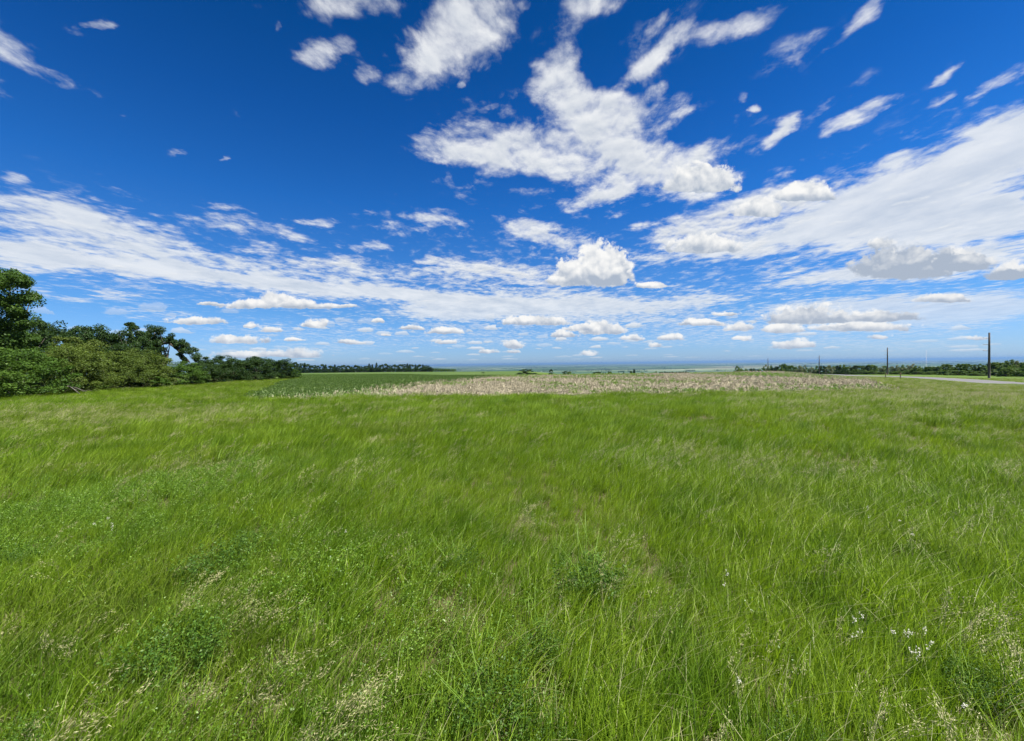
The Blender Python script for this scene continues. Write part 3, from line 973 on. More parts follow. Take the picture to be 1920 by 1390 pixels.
def sow_zone(dens, rmin, rmax, wide, ymax=None, xl=None, xr=None):
    x0, x1 = (-1.32 * rmax - 3) if xl is None else xl, (1.32 * rmax + 3) if xr is None else xr
    y1 = rmax if ymax is None else ymax
    sow(int(dens * (x1 - x0) * (y1 + .5)), x0, x1, -0.5, y1, rmin, rmax, wide)


def sow_thatch(n, rmax):
    x = gr.uniform(-1.35 * rmax, 1.35 * rmax, n); y = gr.uniform(0, rmax, n); r = np.hypot(x, y)
    ok = in_wedge(x, y, 1.0) & (r < rmax); x, y = x[ok], y[ok]; k = len(x)
    pts.append(np.stack([x, y, height(x, y) - 0.02], 1)); scs.append(gr.uniform(.35, .75, k)); vrs.append(gr.integers(9, 11, k)); drs.append(np.zeros(k))
    rzs.append(gr.uniform(0, 6.28, k)); tls.append(gr.normal(0, .1, k))


sow_thatch(5200, 5.0)
sow_zone(190, 0.5, 4.5, False, xl=-7, xr=7)
sow_zone(150, 4.5, 8.5, False, xl=-13, xr=13)
sow_zone(52, 8.5, 13.5, False, xl=-19, xr=19)
sow_zone(9, 8.5, 15, True, xl=-20, xr=20)
sow_zone(13, 15, 34, True, xl=-34, xr=46)
sow_zone(6, 34, 66, True, xl=-34, xr=80)
sow_zone(1.6, 66, 160, True, xl=-34, xr=160, ymax=160)
Pg = np.concatenate(pts)
grass = scatter_object('meadow_grass', protos, [mt_grass, mt_leafy, mt_straw], Pg, np.concatenate(rzs), np.concatenate(tls), np.concatenate(scs), np.concatenate(vrs), np.concatenate(drs))
tag(grass, 'long wind-blown green grass covering the meadow in front of the stubble field', 'grass', kind='stuff')
print('GRASS anchors', len(Pg))

# ------------------------------------------------------------------ corn stubble
mt_stalk = new_mat('dry_corn_stalk')
pos = position()
tint = attr('tint')
c1 = mixc(tint, (0.135, 0.117, 0.074), (0.40, 0.362, 0.250))
c1 = mixc(rng_map(noise(pos, 30.0, 3, 0.6), 0.45, 0.7) * 0.4, c1, (0.19, 0.155, 0.115))
out_surface(principled(c1, 0.75, 0.2))
mt_green_leaf = new_mat('pale_corn_leaf')
tint = attr('tint')
c1 = mixc(tint, (0.20, 0.28, 0.10), (0.44, 0.50, 0.27))
n = node('ShaderNodeBsdfPrincipled'); put(n.inputs['Base Color'], c1); n.inputs['Roughness'].default_value = 0.35
out_surface(mixs(0.3, E(n.outputs[0]), translucent(c1)))


def tube(path, rad, sides=6, cap=True):
    path = np.asarray(path, float); n = len(path)
    rad = np.broadcast_to(rad, (n,))
    V = np.zeros((n, sides, 3))
    for i in range(n):
        d = path[min(i + 1, n - 1)] - path[max(i - 1, 0)]
        d = d / (np.linalg.norm(d) + 1e-9)
        a = np.cross(d, [0.31, 0.87, 0.38]); a /= np.linalg.norm(a); b = np.cross(d, a)
        for k in range(sides):
            t = 2 * np.pi * k / sides
            V[i, k] = path[i] + rad[i] * (a * math.cos(t) + b * math.sin(t))
    q = []
    for i in range(n - 1):
        for k in range(sides):
            q.append((i * sides + k, i * sides + (k + 1) % sides, (i + 1) * sides + (k + 1) % sides, (i + 1) * sides + k))
    V = V.reshape(-1, 3)
    if cap:
        for e in (0, n - 1):
            c_ = len(V); V = np.vstack([V, path[e][None]])
            for k in range(0, sides, 2):
                q.append((e * sides + k, e * sides + (k + 1) % sides, e * sides + (k + 2) % sides, c_))
    return V, np.array(q)


def strip(path, width, twist, r):
    """a dried leaf: a ribbon along a path"""
    path = np.asarray(path, float); n = len(path)
    V = []
    for i in range(n):
        t = i / (n - 1); a = twist * t + r.uniform(-.2, .2)
        w = width * math.sin(math.pi * min(1, 0.15 + 0.85 * (1 - t))) * 0.5 + .002
        s = np.array([math.cos(a), math.sin(a), 0.25 * math.sin(3 * a)])
        V += [path[i] - s * w, path[i] + s * w]
    return np.array(V), np.array([(2 * i, 2 * i + 1, 2 * i + 3, 2 * i + 2) for i in range(n - 1)])


def pack(parts, r, tint=(0.2, 1)):
    out = []
    for (v, q) in parts:
        out.append(((v, q, np.full(len(v), r.uniform(*tint)), np.zeros(len(v))), 0))
    return join_parts(out)


sr = np.random.default_rng(5)


def stalk(r):
    h = r.uniform(0.12, 0.36); la = r.uniform(0, 2 * np.pi); lm = r.choice([0.08, 0.25, 0.6], p=[.55, .3, .15])
    kink = r.uniform(.5, .9)
    pth = [np.array([0, 0, -0.02])]
    for t in (0.3, 0.6, kink, 1.0):
        pth.append(np.array([math.cos(la) * lm * h * t * t, math.sin(la) * lm * h * t * t, h * t * (1 - .2 * lm * t)]))
    if r.uniform() < .35:
        e = pth[-1]; b = r.uniform(0, 6.28); pth.append(e + np.array([math.cos(b) * .10, math.sin(b) * .10, -0.05]))
    rads = np.linspace(0.011, 0.007, len(pth))
    st = tube(pth, rads, 6)
    lv = []
    for k in range(r.integers(2, 5)):
        b = r.uniform(0, 6.28); L = r.uniform(.14, .34); z0 = h * r.uniform(.15, .95)
        p0 = np.array([math.cos(la) * lm * h * (z0 / h)**2, math.sin(la) * lm * h * (z0 / h)**2, z0])
        up = r.uniform(.05, .6)
        lv.append(strip([p0 + np.array([math.cos(b) * L * t, math.sin(b) * L * t, L * (up * t - (up + .75) * t * t) if z0 + L * (up * t - (up + .75) * t * t) > 0.0 else -z0 + .01]) for t in np.linspace(0, 1, 5)], r.uniform(.012, .024), r.uniform(-2, 2), r))
    return st, lv


def litter(r, n=26, rad=0.42):
    ps = []
    for k in range(n):
        a, d = r.uniform(0, 6.28), rad * math.sqrt(r.uniform()); b = r.uniform(0, 6.28); L = r.uniform(.10, .34)
        p0 = np.array([d * math.cos(a), d * math.sin(a), r.uniform(.01, .05)])
        ps.append(strip([p0 + np.array([math.cos(b) * L * t, math.sin(b) * L * t, .035 * math.sin(3.1 * t) * r.uniform(0, 1.6)]) for t in np.linspace(0, 1, 4)], r.uniform(.012, .032), r.uniform(-1.5, 1.5), r))
    return ps


# rows
def field_pts(y0, y1, step):
    ca, sa = math.cos(ROW_AZ), math.sin(ROW_AZ)
    out = []
    for k in range(-150, 260):
        a = k * 0.76
        t = np.arange(-80, 260, step)
        x = a * ca + t * sa; y = -a * sa + t * ca
        yb = np.clip(y, 20, 200)
        ok = (y > np.maximum(field_front(x), y0)) & (y <= y1) & (x > field_left(yb) - .4) & (x < field_right(yb)) & (np.abs(x) < 1.35 * y + 4)
        out.append(np.stack([x[ok], y[ok]], 1))
    return np.concatenate(out)


near_p = field_pts(0, 46, 0.21)
near_p = near_p[sr.uniform(0, 1, len(near_p)) < 0.72]
near_p = near_p + sr.normal(0, [0.045, 0.045], near_p.shape)
order = np.argsort(np.hypot(near_p[:, 0], near_p[:, 1]))
near_p = near_p[order]
N_IND = 300
kinds = [stalk(sr) for _ in range(9)]
stalk_mesh, leaf_mesh = [], []
for st, lv in kinds:
    v, q, t, h, m_ = pack([st], sr, (.3, .9)); me = quads_mesh('stalk', v, q); put_attr(me, 'tint', t); me.materials.append(mt_stalk); stalk_mesh.append(me)
    v, q, t, h, m_ = pack(lv, sr, (.35, 1)); me = quads_mesh('dry_leaf', v, q); put_attr(me, 'tint', t); me.materials.append(mt_stalk); leaf_mesh.append(me)
for i in range(N_IND):
    x, y = near_p[i]; k = i % 9
    o = link('corn_stalk', stalk_mesh[k], None, (x, y, h1(x, y) + 0.055))
    s_ = sr.uniform(.8, 1.25); o.scale = (s_, s_, s_ * sr.uniform(.9, 1.2)); o.rotation_euler = (0, 0, sr.uniform(0, 6.28))
    link('dry_leaves', leaf_mesh[k], o)
    tag(o, 'broken dry corn stalk standing along the near edge of the stubble field', 'corn stalk', 'corn stalks along the near edge of the stubble')
rest = near_p[N_IND:]
far_p = field_pts(46, 135, 0.42)
far_p = far_p[sr.uniform(0, 1, len(far_p)) < np.interp(far_p[:, 1], [46, 70, 110], [0.8, 0.55, 0.40])]
sp = [pack([st] + lv, sr) for st, lv in kinds]
lp = [pack(litter(sr), sr) for _ in range(4)]
pl = field_pts(0, 48, 0.75)
pl = pl[sr.uniform(0, 1, len(pl)) < np.interp(pl[:, 1], [20, 35, 75], [.8, .6, .25])]
pl = pl + sr.normal(0, .2, pl.shape)
A = np.concatenate([rest, far_p, pl])
va = np.concatenate([sr.integers(0, 9, len(rest) + len(far_p)), 9 + sr.integers(0, 4, len(pl))])
sc = np.concatenate([sr.uniform(.75, 1.35, len(rest)), sr.uniform(.75, 1.15, len(far_p)) * np.interp(far_p[:, 1], [46, 85], [1, .55]), sr.uniform(.8, 1.3, len(pl))])
P3 = np.concatenate([A, (height(A[:, 0], A[:, 1]) + 0.055)[:, None]], 1)
so_ = scatter_object('corn_stubble', sp + lp, [mt_stalk], P3, sr.uniform(0, 6.28, len(A)), sr.normal(0, .1, len(A)), sc, va, np.zeros(len(A)))
tag(so_, 'rows of pale dry corn stubble and fallen leaves across the field', 'corn stubble', kind='stuff')
print('STUBBLE', len(A))

# green weeds between the stubble and low crop plants of the field on the left
wp = [join_parts([(leafy(8, 8, 0.14, 0.20, 0.05, sr), 0)]) for _ in range(3)] + [join_parts([(leafy(16, 9, 0.34, 0.20, 0.055, sr), 0)]) for _ in range(3)]
n = 16000
x = sr.uniform(-12, 70, n); y = sr.uniform(20, 90, n); yb = np.clip(y, 20, 200)
w = vnoise(x, y, 7.0, 31, 3) + 0.10 * np.exp(-((x - 12)**2 / 60))
ok = (y > field_front(x)) & (x > field_left(yb)) & (x < field_right(yb)) & (w + sr.normal(0, .05, n) > .57)
A1 = np.stack([x[ok], y[ok]], 1)[:4200]
# crop rows
rows = []
for k in range(-120, 80):
    t = np.arange(20.6, 150, 0.3)
    xx = k * 0.76 + 0.16 * (t - 20) * 0 + sr.normal(0, .05, len(t)); xx = xx - 0.22 * (t - 20.6)
    yb = t
    XL_ = np.interp(yb, [20, 50, 60, 420], [-13.6, -27.0, -30.0, -330]); XR_ = np.interp(yb, [20, 24, 45, 80, 130, 200], [-12.2, -9.2, -4.6, 1.6, 7.0, 9.0])
    ok = (xx > XL_) & (xx < XR_) & (sr.uniform(0, 1, len(t)) < np.interp(t, [20, 50, 150], [1, .9, .5]))
    rows.append(np.stack([xx[ok], t[ok] + sr.normal(0, .05, ok.sum())], 1))
A2 = np.concatenate(rows)
mt_crop_leaf = new_mat('crop_leaf')
tint = attr('tint')
c1 = mixc(tint, (0.036, 0.078, 0.010), (0.085, 0.145, 0.021))
out_surface(mixs(0.25, principled(c1, 0.5, 0.3), translucent(c1)))
P1 = np.concatenate([A1, (height(A1[:, 0], A1[:, 1]) + 0.05)[:, None]], 1)
P2 = np.concatenate([A2, (height(A2[:, 0], A2[:, 1]) + 0.05)[:, None]], 1)
o = scatter_object('field_weeds', wp[:3], [mt_leafy], P1, sr.uniform(0, 6.28, len(P1)), sr.normal(0, .1, len(P1)), sr.uniform(.7, 1.5, len(P1)), sr.integers(0, 3, len(P1)), np.zeros(len(P1)))
tag(o, 'green weeds growing between the dry corn stubble', 'weeds', kind='stuff')
o = scatter_object('crop_plants', wp[3:], [mt_crop_leaf], P2, sr.uniform(0, 6.28, len(P2)), sr.normal(0, .1, len(P2)), sr.uniform(.7, 1.2, len(P2)), sr.integers(0, 3, len(P2)), np.zeros(len(P2)))
tag(o, 'low green crop plants in rows left of the stubble', 'crop plants', kind='stuff')

# pale arching corn leaves standing in the green corner at the left end of the field
gk = []
for k in range(4):
    st, lv = stalk(sr)
    v, q, t, h, m_ = pack([st] + lv + stalk(sr)[1], sr, (.2, 1)); me = quads_mesh('corn_plant', v, q); put_attr(me, 'tint', t); me.materials.append(mt_green_leaf); gk.append(me)
cnt = 0
for row in range(7):
    for j in range(22):
        y = 21.2 + row * 1.25 + sr.normal(0, .12)
        x0, x1 = np.interp(y, [20, 50], [-13.3, -27]), np.interp(y, [20, 24, 45], [-7.2, -7.6, -4])
        x = x0 + .3 + (x1 - x0) * (j + sr.uniform(.1, .9)) / 22
        if sr.uniform() < .25: continue
        o = link('corn_plant', gk[cnt % 4], None, (x, y, h1(x, y) + .05)); cnt += 1
        s_ = sr.uniform(.7, 1.15); o.scale = (s_, s_, s_); o.rotation_euler = (0, 0, sr.uniform(0, 6.28))
        tag(o, 'small pale green corn plant in the green corner left of the dry stubble', 'corn plant', 'pale corn plants left of the stubble')

# ------------------------------------------------------------------ trees and bushes
def leaf_mat(name, a, b, patch_c, tr=0.28):
    mt = new_mat(name)
    tint = attr('tint')
    oi = node('ShaderNodeObjectInfo')
    rnd = E(oi.outputs['Random'])
    pos = E(node('ShaderNodeTexCoord').outputs['Object'])
    c1 = mixc(tint, a, b)
    c1 = mixc(rng_map(noise(pos, 1.1, 3, 0.6), 0.45, 0.7) * 0.55, c1, patch_c)
    c1 = mixc(rnd * 0.35, c1, mixc(1.0, c1, (1.30, 1.10, 0.8), 'MULTIPLY'))
    p = node('ShaderNodeBsdfPrincipled')
    put(p.inputs['Base Color'], c1); p.inputs['Roughness'].default_value = 0.5; p.inputs['Specular IOR Level'].default_value = 0.12
    out_surface(mixs(tr, E(p.outputs[0]), translucent(mixc(1.0, c1, (1.2, 1.25, 0.6), 'MULTIPLY'))))
    return mt


mt_dark = leaf_mat('dark_leaves', (0.014, 0.034, 0.010), (0.036, 0.070, 0.017), (0.024, 0.053, 0.012))
mt_mid = leaf_mat('green_leaves', (0.028, 0.066, 0.011), (0.074, 0.138, 0.021), (0.056, 0.110, 0.015))
mt_olive = leaf_mat('olive_leaves', (0.038, 0.066, 0.012), (0.096, 0.138, 0.026), (0.070, 0.108, 0.019))
mt_road = leaf_mat('roadside_leaves', (0.034, 0.076, 0.013), (0.105, 0.175, 0.032), (0.072, 0.132, 0.022))
mt_tall = leaf_mat('tall_tree_leaves', (0.019, 0.048, 0.010), (0.054, 0.105, 0.018), (0.039, 0.080, 0.012))
mt_grey = leaf_mat('pale_blossom_leaves', (0.07, 0.10, 0.045), (0.24, 0.26, 0.18), (0.060, 0.110, 0.030))
mt_con = leaf_mat('dark_needles', (0.010, 0.026, 0.010), (0.026, 0.052, 0.018), (0.016, 0.036, 0.012), 0.15)
mt_bark = new_mat('bark')
pos = E(node('ShaderNodeTexCoord').outputs['Object'])
nb = noise(mapping(pos, scale=(0.15, 0.15, 0.8)), 3.0, 5, 0.65)
out_surface(principled(mixc(nb, (0.035, 0.028, 0.022), (0.13, 0.11, 0.09)), 0.9, 0.1, bump=nb, bump_d=0.03))
mt_deadwood = new_mat('dead_wood')
pos = E(node('ShaderNodeTexCoord').outputs['Object'])
nb = noise(mapping(pos, scale=(1, 1, .2)), 5.0, 4, 0.6)
out_surface(principled(mixc(nb, (0.08, 0.072, 0.062), (0.17, 0.155, 0.135)), 0.85, 0.1))

tr_ = np.random.default_rng(23)


def leaves(clumps, size, r, flat=0.75):
    """leaf-sized faces filling clumps (centre, radius, count)"""
    vs, ts = [], []
    for c_, rad, n in clumps:
        d = r.normal(0, 1, (n, 3)); d /= np.linalg.norm(d, axis=1)[:, None]
        rr_ = rad * np.cbrt(r.uniform(0.12, 1, n)) * r.uniform(.8, 1.15, n)
        p = np.asarray(c_) + d * rr_[:, None] * np.array([1, 1, flat])
        nrm = d * 0.7 + r.normal(0, .55, (n, 3)) + np.array([0, 0, .35]); nrm /= np.linalg.norm(nrm, axis=1)[:, None]
        a = np.cross(nrm, r.normal(0, 1, (n, 3))); a /= np.linalg.norm(a, axis=1)[:, None]
        b = np.cross(nrm, a)
        L = (size * r.uniform(.55, 1.35, n))[:, None]
        vs.append(np.stack([p - a * L * .5, p + b * L * .30, p + a * L * .5, p - b * L * .30], 1).reshape(-1, 3))
        ts.append(np.repeat(np.clip(r.uniform(0, 1) * .5 + r.uniform(0, .5, n), 0, 1), 4))
    v = np.concatenate(vs)
    return v, np.arange(len(v)).reshape(-1, 4), np.concatenate(ts)


def branching(base, clumps, r0, r, lean=None):
    """a tapering trunk that forks into a limb for each larger clump"""
    parts = []
    cs_ = np.array([c_[0] for c_ in clumps])
    top = cs_.mean(0) * np.array([1, 1, .75]); base = np.asarray(base, float)
    if lean is not None: top = np.asarray(lean, float)
    tp = [base + (top - base) * t + np.array([math.sin(3 * t) * .05, math.cos(4 * t) * .05, 0]) * (top[2] - base[2]) * t for t in np.linspace(0, 1, 7)]
    parts.append(tube(tp, np.linspace(r0, r0 * .45, 7), 8))
    for k in range(len(clumps)):
        f = r.uniform(.25, .95); i = int(f * 6); s = tp[i]; e = cs_[k]
        mid = (s + e) / 2 + r.normal(0, .06, 3) * np.linalg.norm(e - s) - np.array([0, 0, .06 * np.linalg.norm(e - s)])
        parts.append(tube([s, (s + mid) / 2 + r.normal(0, .02, 3), mid, (mid + e) / 2 + r.normal(0, .04, 3), e], np.linspace(r0 * .42, r0 * .07, 5), 5))
    vs, qs, o = [], [], 0
    for v, q in parts: vs.append(v); qs.append(q + o); o += len(v)
    return quads_mesh('trunk', np.concatenate(vs), np.concatenate(qs))


def crown_mesh(clumps, size, r, flat=.75):
    v, q, t = leaves(clumps, size, r, flat)
    me = quads_mesh('crown', v, q, False); put_attr(me, 'tint', t)
    return me


def bush_clumps(r, n, w, h, count, low=0.08):
    """irregular dome, leafy to the ground, ragged top"""
    out = []
    for k in range(n):
        a = r.uniform(0, 6.28); u = math.sqrt(r.uniform(0.05, 1))
        z = r.uniform(low, 1) ** 0.8
        wid = math.sqrt(max(0.0, 1 - (max(0, z - .35) / .72) ** 2)) * w * .5
        out.append(((math.cos(a) * u * wid, math.sin(a) * u * wid, z * h * r.uniform(.82, 1.08)), r.uniform(.08, .20) * w * .60, count))
    return out


def tree_clumps(r, n, w, h, count, z0=.3):
    out = []
    for k in range(n):
        z = r.uniform(z0, 1); prof = math.sin(math.pi * min(1, (z - z0) / (1 - z0) * .8 + .14)) ** .7
        a = r.uniform(0, 6.28); u = math.sqrt(r.uniform(.05, 1))
        out.append(((math.cos(a) * u * w * .5 * prof, math.sin(a) * u * w * .5 * prof, z * h * r.uniform(.93, 1.04)), r.uniform(.09, .18) * w * .62, count))
    return out


def conifer_clumps(r, w, h, count):
    out = []
    z = .04
    while z < 1:
        rad = w * .5 * (1 - z) ** .8 * r.uniform(.7, 1.15) + .03 * w
        for k in range(4):
            a = r.uniform(0, 6.28); u = r.uniform(.3, .85)
            out.append(((math.cos(a) * rad * u, math.sin(a) * rad * u, z * h), max(.07 * w, rad * .42), count))
        z += r.uniform(.06, .10)
    out.append(((0, 0, h * 1.0), .05 * w, count // 2))
    return out


class Kind:
    """a built pattern of a tree: trunk mesh, crown mesh; unit height"""
    def __init__(s, clumps, mat, leaf, r0, r, flat=.75, lean=None):
        s.trunk = branching((0, 0, -.03), [clumps[i] for i in r.permutation(len(clumps))[:14]], r0, r, lean)
        s.trunk.materials.append(mt_bark)
        s.crown = crown_mesh(clumps, leaf, r, flat); s.crown.materials.append(mat)


def plant_tree(kind, name, x, y, h, w, label, cat, group=None, rz=None, sink=0.15, z=None):
    zz = (h1(x, y) if z is None else z) - sink
    e = empty(name, (x, y, zz), tr_.uniform(0, 6.28) if rz is None else rz, (w, w, h))
    tag(e, label, cat, group)
    link('trunk', kind.trunk, e)
    link('crown', kind.crown, e)
    return e


# unit patterns (height 1, width 1; scaled when planted)
K_dark_bush = [Kind(bush_clumps(tr_, 110, 1, 1, 200, .0), m_, .026, .022, tr_, .95) for m_ in (mt_dark, mt_dark)]
K_mid_bush = [Kind(bush_clumps(tr_, 110, 1, 1, 200, .0), mt_mid, .026, .02, tr_, .95) for _ in range(2)]
K_olive_bush = [Kind(bush_clumps(tr_, 120, 1, 1, 230, .0), mt_olive, .022, .018, tr_, .95) for _ in range(3)]
K_low_bush = [Kind(bush_clumps(tr_, 45, 1, 1, 120, .05), mt_mid, .07, .015, tr_)]
K_dark_tree = [Kind(tree_clumps(tr_, 80, 1, 1, 170), mt_dark, .030, .022, tr_, .9) for _ in range(3)]
K_far_tree = [Kind(tree_clumps(tr_, 46, 1, 1, 100, .04), mt_dark, .065, .025, tr_) for _ in range(3)]
K_far_con = [Kind(conifer_clumps(tr_, 1, 1, 34), mt_con, .085, .02, tr_, .5, (0, 0, .95)) for _ in range(3)]
K_far_bush = [Kind(bush_clumps(tr_, 44, 1, 1, 150, .0), m_, .055, .02, tr_, .9) for m_ in (mt_road, mt_road, mt_dark)]
K_road_tree = [Kind(tree_clumps(tr_, 40, 1, 1, 150, .08), mt_road, .055, .025, tr_) for _ in range(2)]
K_pale_bush = [Kind(bush_clumps(tr_, 44, 1, 1, 150, .0), mt_grey, .05, .02, tr_, .9) for _ in range(2)]

# --- the hedgerow on the left: front bushes, a second row, trees behind
HG = 'bushes of the hedgerow along the left of the meadow'
front = [  # x, y, height, width, pattern, label
    (-31.6, 23.6, 3.61, 5.4, K_mid_bush[0], 'bright green bush under the tall tree at the left end of the hedgerow'),
    (-31.8, 27.2, 2.92, 4.8, K_mid_bush[1], 'mid green rounded bush just past the tall tree, dead limbs at its foot'),
    (-32.6, 30.6, 3.35, 5.4, K_olive_bush[0], 'large olive bush beside the mid green bush near the tall tree'),
    (-33.2, 34.2, 3.10, 5.2, K_olive_bush[1], 'wide olive bush in the middle of the hedgerow front'),
    (-34.0, 38.0, 3.35, 5.6, K_olive_bush[2], 'olive bush in the hedgerow front just left of the arching tree'),
    (-33.4, 41.8, 2.32, 4.6, K_mid_bush[0], 'low green bush in front of the arching tree'),
    (-33.8, 45.6, 2.24, 4.8, K_dark_bush[0], 'dark bush at the right foot of the arching tree'),
    (-33.2, 49.6, 2.58, 5.2, K_dark_bush[1], 'dark rounded bush between the arching tree and the last bush'),
    (-33.0, 53.6, 2.84, 5.4, K_dark_bush[0], 'dark bush with ragged top next to the last bush of the hedgerow'),
    (-32.2, 57.4, 2.84, 5.0, K_dark_bush[1], 'last dark bush at the right end of the hedgerow'),
    (-31.4, 58.6, 1.46, 3.0, K_low_bush[0], 'small low bush spilling out at the right end of the hedgerow'),
    (-31.5, 36.3, 1.07, 2.6, K_low_bush[0], 'small bright green shrub standing out into the grass before the hedgerow'),
    (-31.9, 32.0, 0.95, 2.4, K_low_bush[0], 'very low green shrub at the foot of the olive bushes'),
]
for x, y, h, w, k, lab in front:
    plant_tree(k, 'hedgerow_bush', x, y, h, w, lab, 'bush', HG)
second = [(-38.5, 26.5, 4.50, 5.6, K_mid_bush[1], 'tall green bush behind the bushes next to the tall tree'),
          (-38.6, 32.0, 4.23, 5.8, K_mid_bush[0], 'green bush rising behind the large olive bush'),
          (-39.0, 37.2, 4.41, 6.0, K_olive_bush[1], 'tall olive bush in the second row left of the arching tree'),
          (-39.0, 42.2, 4.23, 6.0, K_dark_bush[0], 'tall dark bush hidden behind the wide olive bush'),
          (-38.4, 54.5, 3.33, 6.0, K_dark_bush[1], 'dark bush behind the rounded bushes past the arching tree'),
          (-37.4, 60.0, 3.33, 6.0, K_dark_bush[0], 'dark bush behind the last bush of the hedgerow')]
for x, y, h, w, k, lab in second:
    plant_tree(k, 'hedgerow_bush', x, y, h, w, lab, 'bush', HG)
back = [(-53.0, 48.5, 6.6, 5.0, K_dark_tree[0], 'dark round-headed tree behind the hedgerow, left of a pair'),
        (-50.2, 48.8, 6.7, 4.4, K_dark_tree[1], 'dark round-headed tree behind the hedgerow, right of a pair'),
        (-55.5, 45.0, 6.2, 5.4, K_dark_tree[2], 'dark tree behind the hedgerow next to the tall tree'),
        (-46.5, 48.0, 5.3, 4.6, K_dark_tree[2], 'small dark tree with thin top between the pair and the arching tree'),
        (-43.5, 38.0, 6.4, 5.6, K_dark_tree[1], 'broad dark tree behind the hedgerow just right of the tall tree'),
        (-44.0, 43.5, 6.3, 5.6, K_dark_tree[0], 'broad dark tree behind the hedgerow in front of the pair'),
        (-43.0, 47.0, 6.2, 5.2, K_dark_tree[1], 'dark tree crowding the left side of the arching tree'),
        (-49.0, 55.0, 5.6, 5.4, K_dark_tree[0], 'dark tree behind the left side of the arching tree')]
for x, y, h, w, k, lab in back:
    plant_tree(k, 'hedgerow_tree', x, y, h, w, lab, 'tree', 'trees rising behind the hedgerow')

# the tall tree at the left edge of the view
cl = []
for (px, py, r_) in [(22, 516, .62), (5, 530, .8), (40, 528, .55), (55, 556, .6), (30, 560, .85), (2, 570, 1.0), (-30, 520, 1.0), (-60, 540, 1.2), (-40, 590, 1.2), (20, 600, .9), (38, 590, .7), (-5, 625, 1.0),
                     (30, 632, .75), (12, 655, .95), (45, 660, .7), (-40, 650, 1.2), (-90, 580, 1.3), (-90, 640, 1.3), (60, 640, .45), (48, 612, .45), (0, 690, 1.1), (-50, 700, 1.2)]:
    for k in range(6):
        p = seen(px, py, 31.0 + tr_.uniform(-2.0, 2.0))
        cl.append(((p.x + 38.5 + tr_.normal(0, .5 * r_), p.y - 31.0, p.z - h1(-38.5, 31) + tr_.normal(0, .34 * r_)), r_ * tr_.uniform(.55, .95), 240))
te = empty('tall_tree', (-38.5, 31.0, h1(-38.5, 31)))
tag(te, 'tall broad green tree at the left edge of the meadow, higher than the hedgerow', 'tree')
tm_ = branching((0, 0, -.2), [c_ for c_ in cl if c_[0][0] < .6][::4], .26, tr_, (-.6, 0, 6.5)); tm_.materials.append(mt_bark); link('trunk', tm_, te)
cm_ = crown_mesh(cl, .16, tr_); cm_.materials.append(mt_tall); link('crown', cm_, te)

# the dark old tree whose limb arches over a gap
cl = []
AX, AY = -40.3, 50.0
for (px, py, r_) in [(240, 609, .3), (247, 612, .4), (255, 617, .5), (262, 626, .55), (270, 632, .65), (284, 618, .7), (300, 624, .85), (318, 632, .75), (334, 641, .7), (346, 648, .6), (358, 658, .75), (369, 670, .75), (377, 684, .6), (262, 650, .8), (278, 648, .9), (292, 640, .8),
                     (270, 672, 1.1), (285, 690, 1.2), (255, 690, 1.1), (300, 700, 1.1), (345, 676, .45), (352, 690, .8), (365, 700, .8), (330, 700, .8), (240, 660, .6), (312, 690, .6), (250, 640, .45), (340, 664, .35), (300, 655, .8), (288, 660, 1.0), (275, 660, 1.1), (262, 685, 1.2), (322, 640, .6), (345, 655, .6), (285, 640, .8), (270, 640, .7), (275, 628, .6), (300, 640, .7), (262, 645, .9), (255, 665, 1.0), (335, 650, .5)]:
    for k in range(5):
        p = seen(px, py, AY + tr_.uniform(-1.1, 1.1))
        cl.append(((p.x - AX + tr_.normal(0, .42 * r_), p.y - AY, p.z - h1(AX, AY) + tr_.normal(0, .34 * r_)), r_ * tr_.uniform(.45, .80), 190))
te = empty('arching_tree', (AX, AY, h1(AX, AY)))
tag(te, 'dark old tree above the hedgerow whose limb arches over a gap of sky', 'tree')
tm_ = branching((-1.6, 0, -.2), [c_ for c_ in cl if c_[0][0] < -1.2][::3], .30, tr_, (-2.4, 0, 5.2))
arch = tube([seen(px, py, AY) - Vector((AX, AY, h1(AX, AY))) for px, py in ((284, 690), (290, 662), (302, 645), (316, 643), (330, 653), (344, 668), (356, 680))], np.linspace(.24, .07, 7), 7)
vt = np.empty(len(tm_.vertices) * 3); tm_.vertices.foreach_get('co', vt)
qt = np.empty(len(tm_.loops), np.int32); tm_.loops.foreach_get('vertex_index', qt)
tm_ = quads_mesh('trunk', np.concatenate([vt.reshape(-1, 3), arch[0]]), np.concatenate([qt.reshape(-1, 4), arch[1] + len(vt) // 3]))
tm_.materials.append(mt_bark); link('trunk', tm_, te)
cm_ = crown_mesh(cl, .15, tr_); cm_.materials.append(mt_dark); link('crown', cm_, te)

# bare twigs and dead limbs at the hedgerow foot
def limb(name, px_path, depth, r0, label, forks=2):
    pth = [seen(px, py, depth + tr_.uniform(-.25, .25)) for px, py in px_path]
    o_ = pth[0]
    parts = [tube([p - o_ for p in pth], np.linspace(r0, r0 * .35, len(pth)), 6)]
    for k in range(forks):
        i = 1 + k % (len(pth) - 1); s = pth[i] - o_
        d = (pth[i] - pth[i - 1]).normalized()
        e = s + (d + Vector(tr_.normal(0, .5, 3))) * r0 * 14
        parts.append(tube([s, (s + e) / 2 + Vector(tr_.normal(0, .05, 3)), e], np.linspace(r0 * .5, r0 * .15, 3), 5))
    vs, qs, o = [], [], 0
    for v, q in parts: vs.append(v); qs.append(q + o); o += len(v)
    me = quads_mesh(name, np.concatenate(vs), np.concatenate(qs)); me.materials.append(mt_deadwood)
    ob = link(name, me, None, o_)
    return tag(ob, label, 'dead branch', 'dead branches at the hedgerow foot')


